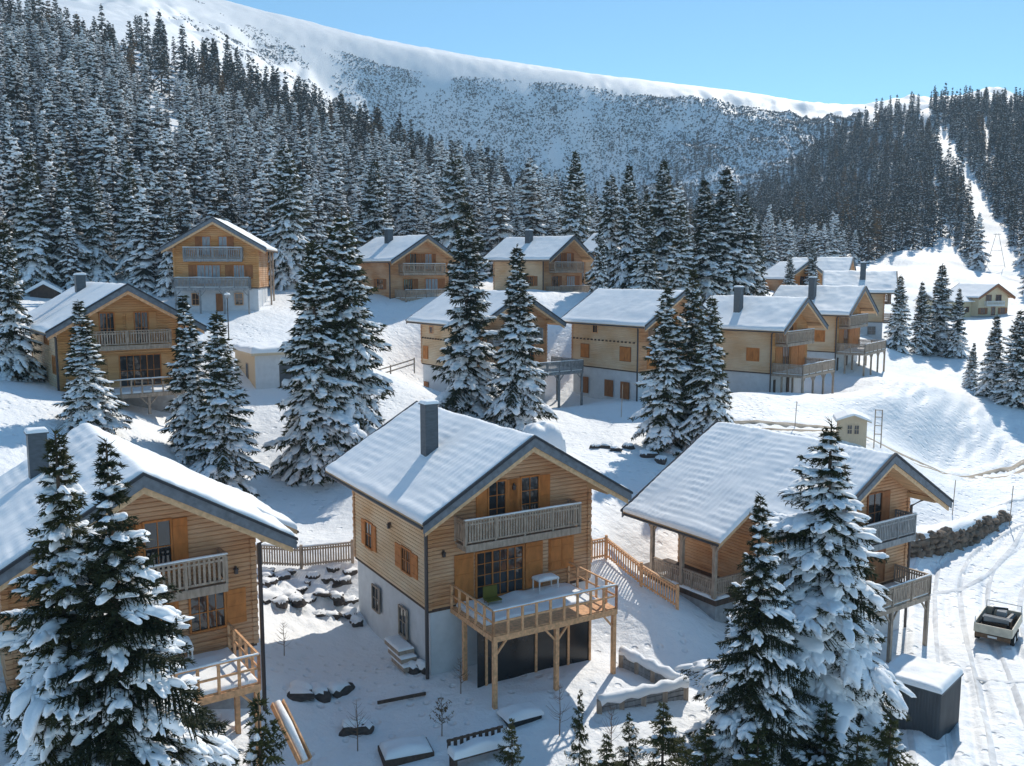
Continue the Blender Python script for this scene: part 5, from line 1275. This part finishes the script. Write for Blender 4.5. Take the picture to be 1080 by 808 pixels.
# tables and a chair on the decks
def table(loc, yaw, label, snow=.12, w=1.25, d=.75):
    r = empty('garden_table', loc, yaw, label, 'table')
    m = MB(); m.box(-w/2, w/2, -d/2, d/2, .72, .78); t = m.build('tabletop', M['white'], r)
    for x in (-w/2+.06, w/2-.06):
        for y in (-d/2+.06, d/2-.06): m = MB(); m.bar((x, y, 0), (x, y, .72), .06); m.build('leg', M['white'], r)
    snow_slab(-w/2, w/2, -d/2, d/2, .78, snow, t, 'snow_cover', amp=.5)
table(loc_of('A', 1.55, 1.35, -8.72), yaw_of('A'), 'white garden table with snow on top, on the deck of the central chalet', .10)
table(loc_of('C', 1.2, 1.3, -8.7), yaw_of('C'), 'white framed table heaped with snow on the left foreground deck', .45)
r = empty('deck_chair', loc_of('A', -1.75, 1.1, -8.72), yaw_of('A'), 'olive yellow folded chair leaning by the glazed door of the central chalet', 'chair')
m = MB(); m.bar((-.4, 0, .3), (.4, 0, .3), .5, .06); m.build('seat', M['olive'], r); m = MB(); m.bar((-.4, .28, .62), (.4, .28, .62), .05, .6); m.build('backrest', M['olive'], r)
for x in (-.36, .36):
    for y in (-.2, .22): m = MB(); m.bar((x, y, 0), (x, y, .28), .04); m.build('leg', M['woodgrey'], r)
# flat roofed annex
ax = (-24.24, 86.00, -11.52)
r = empty('flat_roof_annex', ax, rad(32), 'flat roofed cream annex under thick snow, left of the big snowy spruces', 'annex')
m = MB(); m.box(.02, 6.5, -.02, .12, -1.5, 3.5); m.build('front_wall', M['plaster'], r)
m = MB(); m.box(0, .14, .121, 6.8, -1.5, 3.5); m.box(.14, 6.5, 6.66, 6.8, -1.5, 3.5); m.box(6.36, 6.499, .121, 6.659, -1.5, 3.5); m.build('side_wall', M['creamwood'], r)
m = MB(); m.box(-.5, 7.0, -.5, 7.3, 3.501, 3.75); q_ = m.build('roof', M['creamwood'], r); snow_slab(-.5, 7.0, -.5, 7.3, 3.75, .5, q_, 'snow_cover', edge=.35, res=.3)
m = MB(); m.box(2.3, 4.8, -.06, -.021, 0, 2.5); m.build('door', M['container'], r)
m = MB(); m.box(-.05, -.002, 2.2, 3.0, 1.0, 2.6); w_ = m.build('window_frame', M['woodgrey'], r); m = MB(); m.box(-.06, -.052, 2.3, 2.9, 1.1, 2.5); m.build('pane', M['glass'], w_)
# cream garden shed
sx = (31.32, 83.00, -15.69)
r = empty('garden_shed', (sx[0], sx[1], sx[2]-.1), rad(-14), 'small cream wooden garden shed with a double window on the snowy slope at right', 'shed')
m = MB(); m.prism([(-1.2, -.8), (1.2, -.8), (1.2, 2.0), (0, 2.45), (-1.2, 2.0)], 0, 2.3); m.build('wall', M['creamwood'], r)
m = MB(); m.prism([(-1.55, 1.93), (0, 2.5), (1.55, 1.93), (1.55, 2.02), (0, 2.6), (-1.55, 2.02)], -.35, 2.6); q_ = m.build('roof', M['creamwood'], r)
s = MB(); s.smooth = False; s.prism([(-1.58, 2.03), (0, 2.61), (1.58, 2.03), (1.5, 2.22), (.5, 2.66), (0, 2.78), (-.5, 2.66), (-1.5, 2.22)], -.38, 2.63); s.build('snow_cover', M['snow'], q_)
for x in (-.48, .12):
    m = MB(); m.box(x-.04, x+.44, -.05, -.002, .8, 1.7); w_ = m.build('window_frame', M['creamwood'], r)
    for i in range(2):
        for j in range(2): m = MB(); m.box(x+.01+.2*i, x+.18+.2*i, -.06, -.052, .85+.41*j, 1.22+.41*j); m.build('pane', M['glass'], w_)
r = empty('ladder_frame', (sx[0]+2.55, sx[1]+.6, sx[2]-.1), rad(-14), 'pale wooden ladder frame standing right beside the cream garden shed', 'frame')
for x in (-.3, .3): m = MB(); m.bar((x, 0, -.6), (x, 0, 3.0), .09); m.build('upright', M['woodgrey'], r)
for z in (.7, 1.5, 2.3, 2.95): m = MB(); m.bar((-.3, .01, z), (.3, .01, z), .07); m.build('rung', M['woodgrey'], r)
# hut with a snowy gable, far left
hx = (-58.97, 116.00, -3.71)
r = empty('wood_hut', (hx[0], hx[1], hx[2]), rad(20), 'little wooden hut with a snowy gable roof, far left above the striped roof', 'hut')
m = MB(); m.prism([(-1.6, -1.2), (1.6, -1.2), (1.6, 1.0), (0, 1.9), (-1.6, 1.0)], 0, 3); m.build('wall', M['wooddark'], r)
m = MB(); m.prism([(-2.1, .75), (0, 1.95), (2.1, .75), (2.1, 1.15), (0, 2.4), (-2.1, 1.15)], -.5, 3.4); m.build('roof_snow', M['snow'], r)
# lamp post, marker poles
lx_ = (-30.34, 98.00, -6.57)
r = empty('lamp_post', (lx_[0], lx_[1], gz(lx_[0], lx_[1])), 0, 'thin lamp post with a snow capped head before the tall upper chalet', 'lamp post')
m = MB(); m.tube([(0, 0, -.5), (0, 0, 4.4)], [.07, .05]); m.build('pole', M['pipe'], r); m = MB(); m.tube([(0, 0, 4.4), (0, 0, 4.75)], .2, 10); m.build('lamp_head', M['concrete'], r)
m = MB(); m.smooth = True; m.tube([(0, 0, 4.75), (0, 0, 4.9), (0, 0, 5.0)], [.34, .28, .05], 10); m.build('snow_cap', M['snow'], r)
for (x, y, z), h, lab in (((10.60, 88.00, -13.83), 3.2, 'thin snow marker pole in the yard of the shuttered chalet'), ((26.89, 86.00, -14.97), 2.6, 'thin marker pole below the nearest terrace deck'),
                          ((37.45, 76.00, -22.25), 3.0, 'leaning marker pole on the snowy bank above the stone wall'), ((41.81, 75.00, -21.80), 3.4, 'thin marker pole at the end of the stone wall by the drive')):
    m = MB(); m.tube([(0, 0, -.5), (.12, 0, h)], .035, 6); tag(m.build('marker_pole', M['woodgrey'], None, (x, y, gz(x, y))), lab, 'pole')
# lattice pylon by the piste
px_ = (172.71, 330.00, 2.28)
r = empty('lift_pylon', (px_[0], px_[1], gz(px_[0], px_[1])), rad(-15), 'thin two legged pylon standing beside the ski run at the right', 'pylon')
for x0, x1 in ((-3.2, -.4), (3.4, .4)): m = MB(); m.bar((x0, 0, -1), (x1, 0, 12), .13); m.build('mast_leg', M['concrete'], r)
for z in (.6, 6): m = MB(); k_ = (12-z)/12; m.bar((-.4-2.6*k_, 0, z), (.4+2.8*k_, 0, z), .09); m.build('cross_bar', M['concrete'], r)
m = MB(); m.bar((-1.2, 0, 11.8), (1.2, 0, 11.8), .18); m.build('cross_arm', M['concrete'], r)
# ploughed heap of snow behind the central roof
hp = (2.49, 74.00, -13.36)
o = snow_slab(-1.7, 1.7, -1.6, 1.6, -.8, 2.3, None, 'snow_heap', seed=3, amp=.12, edge=.9, res=.1, loc=(hp[0], hp[1], hp[2]-.6), rz=rad(10))
tag(o, 'squarish ploughed heap of snow just right of the central chalet ridge', 'snow heap')
hp = (21.11, 84.00, -13.38)
# bare saplings
def sapling(x, y, h, label, leaf=None, seed=0):
    rng = random.Random(seed); r = empty('bare_sapling', (x, y, gz(x, y)), 0, label, 'sapling')
    m = MB(); m.tube([(0, 0, -.3), (.02, 0, h*.5), (-.02, .02, h)], [.028, .02, .006], 5); m.build('stem', M['twig'], r)
    m = MB(); lf = MB()
    for i in range(26):
        z = h*rng.uniform(.22, .95); a = rng.uniform(0, 6.28); L = (h-z)*.35+.12; e = (cos(a)*L, sin(a)*L, z+L*.8)
        m.tube([(0, 0, z), (e[0]*.5, e[1]*.5, z+L*.3), e], [.011, .008, .003], 3)
        for k in range(5):
            t = rng.uniform(.3, 1); c = (e[0]*t+rng.gauss(0, .04), e[1]*t+rng.gauss(0, .04), z+L*.8*t); lf.bar(c, (c[0]+rng.gauss(0, .05), c[1]+rng.gauss(0, .05), c[2]-.06), .04, .008)
    m.build('branches', M['twig'], r)
    if leaf: lf.build('leaves', M[leaf], r)
for i, ((x, y, z), h, lab, leaf) in enumerate((((-6.79, 38.00, -20.90), 2.4, 'bare sapling at the bottom by the round snow capped boulder', None), ((-3.15, 38.87, -20.70), 2.0, 'sapling with a few orange leaves left of the central deck post', 'larch'),
                     ((-2.47, 41.93, -20.40), 1.9, 'thin bare sapling beside the left deck post of the central chalet', None), ((4.36, 38.18, -21.00), 2.2, 'bare sapling at the bottom below the low plank wall', None), ((2.14, 39.01, -21.00), 2.4, 'leafless sapling between the young spruces at the bottom', None), ((-11.65, 44.78, -20.00), 1.8, 'bare sapling by the stair of the left foreground chalet', None))):
    sapling(x, y, h, lab, leaf, i)
# garden bits under the snow in front of the deck
r = empty('garden_bench', (-1.43, 37.22, -20.90), rad(28), 'dark slatted garden bench buried in snow at the bottom centre', 'bench')
m = MB(); m.box(-1.3, 1.3, -.35, .35, .35, .45); m.build('seat', M['wooddark'], r); m = MB()
for i in range(9): m.box(-1.3+.3*i, -1.15+.3*i, .36, .42, .45, 1.0)
m.box(-1.35, 1.35, .33, .359, .9, 1.02); m.build('backrest', M['wooddark'], r); snow_slab(-1.35, 1.35, -.4, .34, .45, .35, r, 'snow_cover')
for x in (-1.2, 1.2): m = MB(); m.box(x-.06, x+.06, -.3, .3, -.4, .349); m.build('leg', M['wooddark'], r)
r = empty('planter_box', (0.39, 40.12, -20.95), rad(28), 'dark planter box with a snow lid in front of the central deck', 'planter')
m = MB(); m.box(-.85, .85, -.5, .5, -.4, .62); m.build('box', M['garage'], r); snow_slab(-.95, .95, -.6, .6, .62, .3, r, 'snow_cover', edge=.25)
r = empty('planter_box', (-4.65, 37.84, -21.25), rad(20), 'low timber raised bed full of snow at the bottom edge', 'planter')
m = MB(); m.box(-1.1, 1.1, -.7, .7, -.5, .45); m.build('box', M['wooddark'], r); snow_slab(-1.05, 1.05, -.65, .65, .45, .3, r, 'snow_cover', edge=.3)
m = MB(); p_ = np.array((-6.35, 41.06, -20.35)); q_ = np.array((-4.15, 41.92, -20.30)); m.bar((0, 0, .08), q_-p_+(0, 0, .08), .10, .14); tag(m.build('timber_beam', M['wooddark'], None, tuple(p_)), 'dark beam lying in the snow of the yard below the basement corner', 'beam')
# muddy track behind the porch chalet
def ribbon(name, pl, w, m, lift, label):
    pl = np.array(pl, float); s = np.concatenate([[0], np.cumsum(np.linalg.norm(np.diff(pl, axis=0), axis=1))]); t = np.arange(0, s[-1], .5)
    cx_ = hermite(s, pl[:, 0], t); cy_ = hermite(s, pl[:, 1], t); dx = np.gradient(cx_); dy = np.gradient(cy_); ln = np.hypot(dx, dy)
    ks = np.linspace(-1, 1, 7); wv = w*(1+.25*vnoise(t/3, t*0+3))
    X = cx_[:, None]+ks*(dy/ln*wv)[:, None]; Y = cy_[:, None]-ks*(dx/ln*wv)[:, None]
    Z = terrain(X.ravel(), Y.ravel()).reshape(X.shape)+lift-.06*(np.abs(ks) > .95)
    n, k = X.shape; i = (np.arange(n-1)[:, None]*k+np.arange(k-1)[None]).ravel()
    tag(link(name, np_mesh(name, np.stack([X, Y, Z], -1).reshape(-1, 3), quads=np.stack([i, i+k, i+k+1, i+1], 1), mats=[M[m]])), label, kind='structure')
for off in (-.85, .85):
    ribbon('muddy_track', [(14, 84+off), (30, 86+off), (40, 87.5+off), (50, 90.5+off), (58, 96+off), (66, 104+off)], .38, 'mud', .05, 'brown wheel rut in the snow track behind the porch chalet')

TR = [(20, 33), (25, 45), (29.5, 56), (35, 66), (43, 74), (54, 81)]
for k, (o0, o1, w_) in enumerate(((-3.6, -4.2, .24), (-2.1, -2.6, .22), (-.6, -.9, .26), (.9, .9, .22), (2.3, 3.0, .26), (3.7, 5.0, .2))):
    ribbon('wheel_track', [(x+o0+(o1-o0)*i/5, y-.45*(o0+(o1-o0)*i/5)+.5*sin(i*1.9+k)) for i, (x, y) in enumerate(TR)], w_*.85, 'packed', .02, 'packed wheel track in the snow of the drive')
ribbon('wheel_track', [(27.2, 61), (33, 63.5), (39, 69.5), (46, 79), (53, 88)], .24, 'packed', .03, 'packed wheel track in the snow of the drive')
ribbon('wheel_track', [(22, 50), (27, 47.5), (33, 46.5), (39, 47)], .22, 'packed', .03, 'packed wheel track in the snow of the drive')
# ------------------------------------------------------------------ light, sky, camera
SUN_AZ, SUN_EL = 25., 40.
w = bpy.data.worlds.new('World'); bpy.context.scene.world = w; w.use_nodes = True
nt = w.node_tree; bg = nt.nodes['Background']
sky = nt.nodes.new('ShaderNodeTexSky'); sky.sky_type = 'NISHITA'; sky.sun_disc = False
sky.sun_elevation = rad(SUN_EL); sky.sun_rotation = rad(SUN_AZ)
sky.altitude = 1900; sky.air_density = 1.0; sky.dust_density = 0.0; sky.ozone_density = 4.0
tm = nd(nt, 'ShaderNodeMix', data_type='RGBA', blend_type='MULTIPLY'); tm.inputs[0].default_value = 1; tm.inputs[7].default_value = (.70, .88, .80, 1)
nt.links.new(sky.outputs[0], tm.inputs[6]); nt.links.new(tm.outputs[2], bg.inputs['Color']); bg.inputs['Strength'].default_value = .142
sl = bpy.data.lights.new('sun', 'SUN'); sl.energy = 3.1; sl.angle = rad(.53); sl.color = (1, .925, .81)
so = bpy.data.objects.new('sun', sl); C.objects.link(so)
so.rotation_euler = (rad(90-SUN_EL), 0, rad(180-SUN_AZ))
cam = bpy.data.cameras.new('camera'); co = bpy.data.objects.new('camera', cam); C.objects.link(co)
co.location = (0, 0, 0); co.rotation_euler = (rad(90-7.034), 0, 0)
cam.sensor_width = 36; cam.lens = 32.21; cam.clip_end = 5000; cam.clip_start = .5
sc = bpy.context.scene; sc.camera = co
sc.view_settings.view_transform = 'Standard'; sc.view_settings.look = 'None'; sc.view_settings.gamma = 1
sc.view_settings.exposure = .66

# ------------------------------------------------------------------ thin winter haze
hm = bpy.data.materials.new('thin_haze'); hm.use_nodes = True; hn = hm.node_tree; hn.nodes.clear()
ho = hn.nodes.new('ShaderNodeOutputMaterial'); hv = hn.nodes.new('ShaderNodeVolumePrincipled')
hv.inputs['Density'].default_value = .00025; hv.inputs['Color'].default_value = (.58, .80, 1.0, 1); hv.inputs['Anisotropy'].default_value = .0
hn.links.new(hv.outputs[0], ho.inputs['Volume'])
m = MB(); m.box(-1800, 1800, -1760, 1800, -60, 620)
tag(m.build('haze', hm), 'thin pale blue winter haze in the valley air', 'haze', kind='stuff')
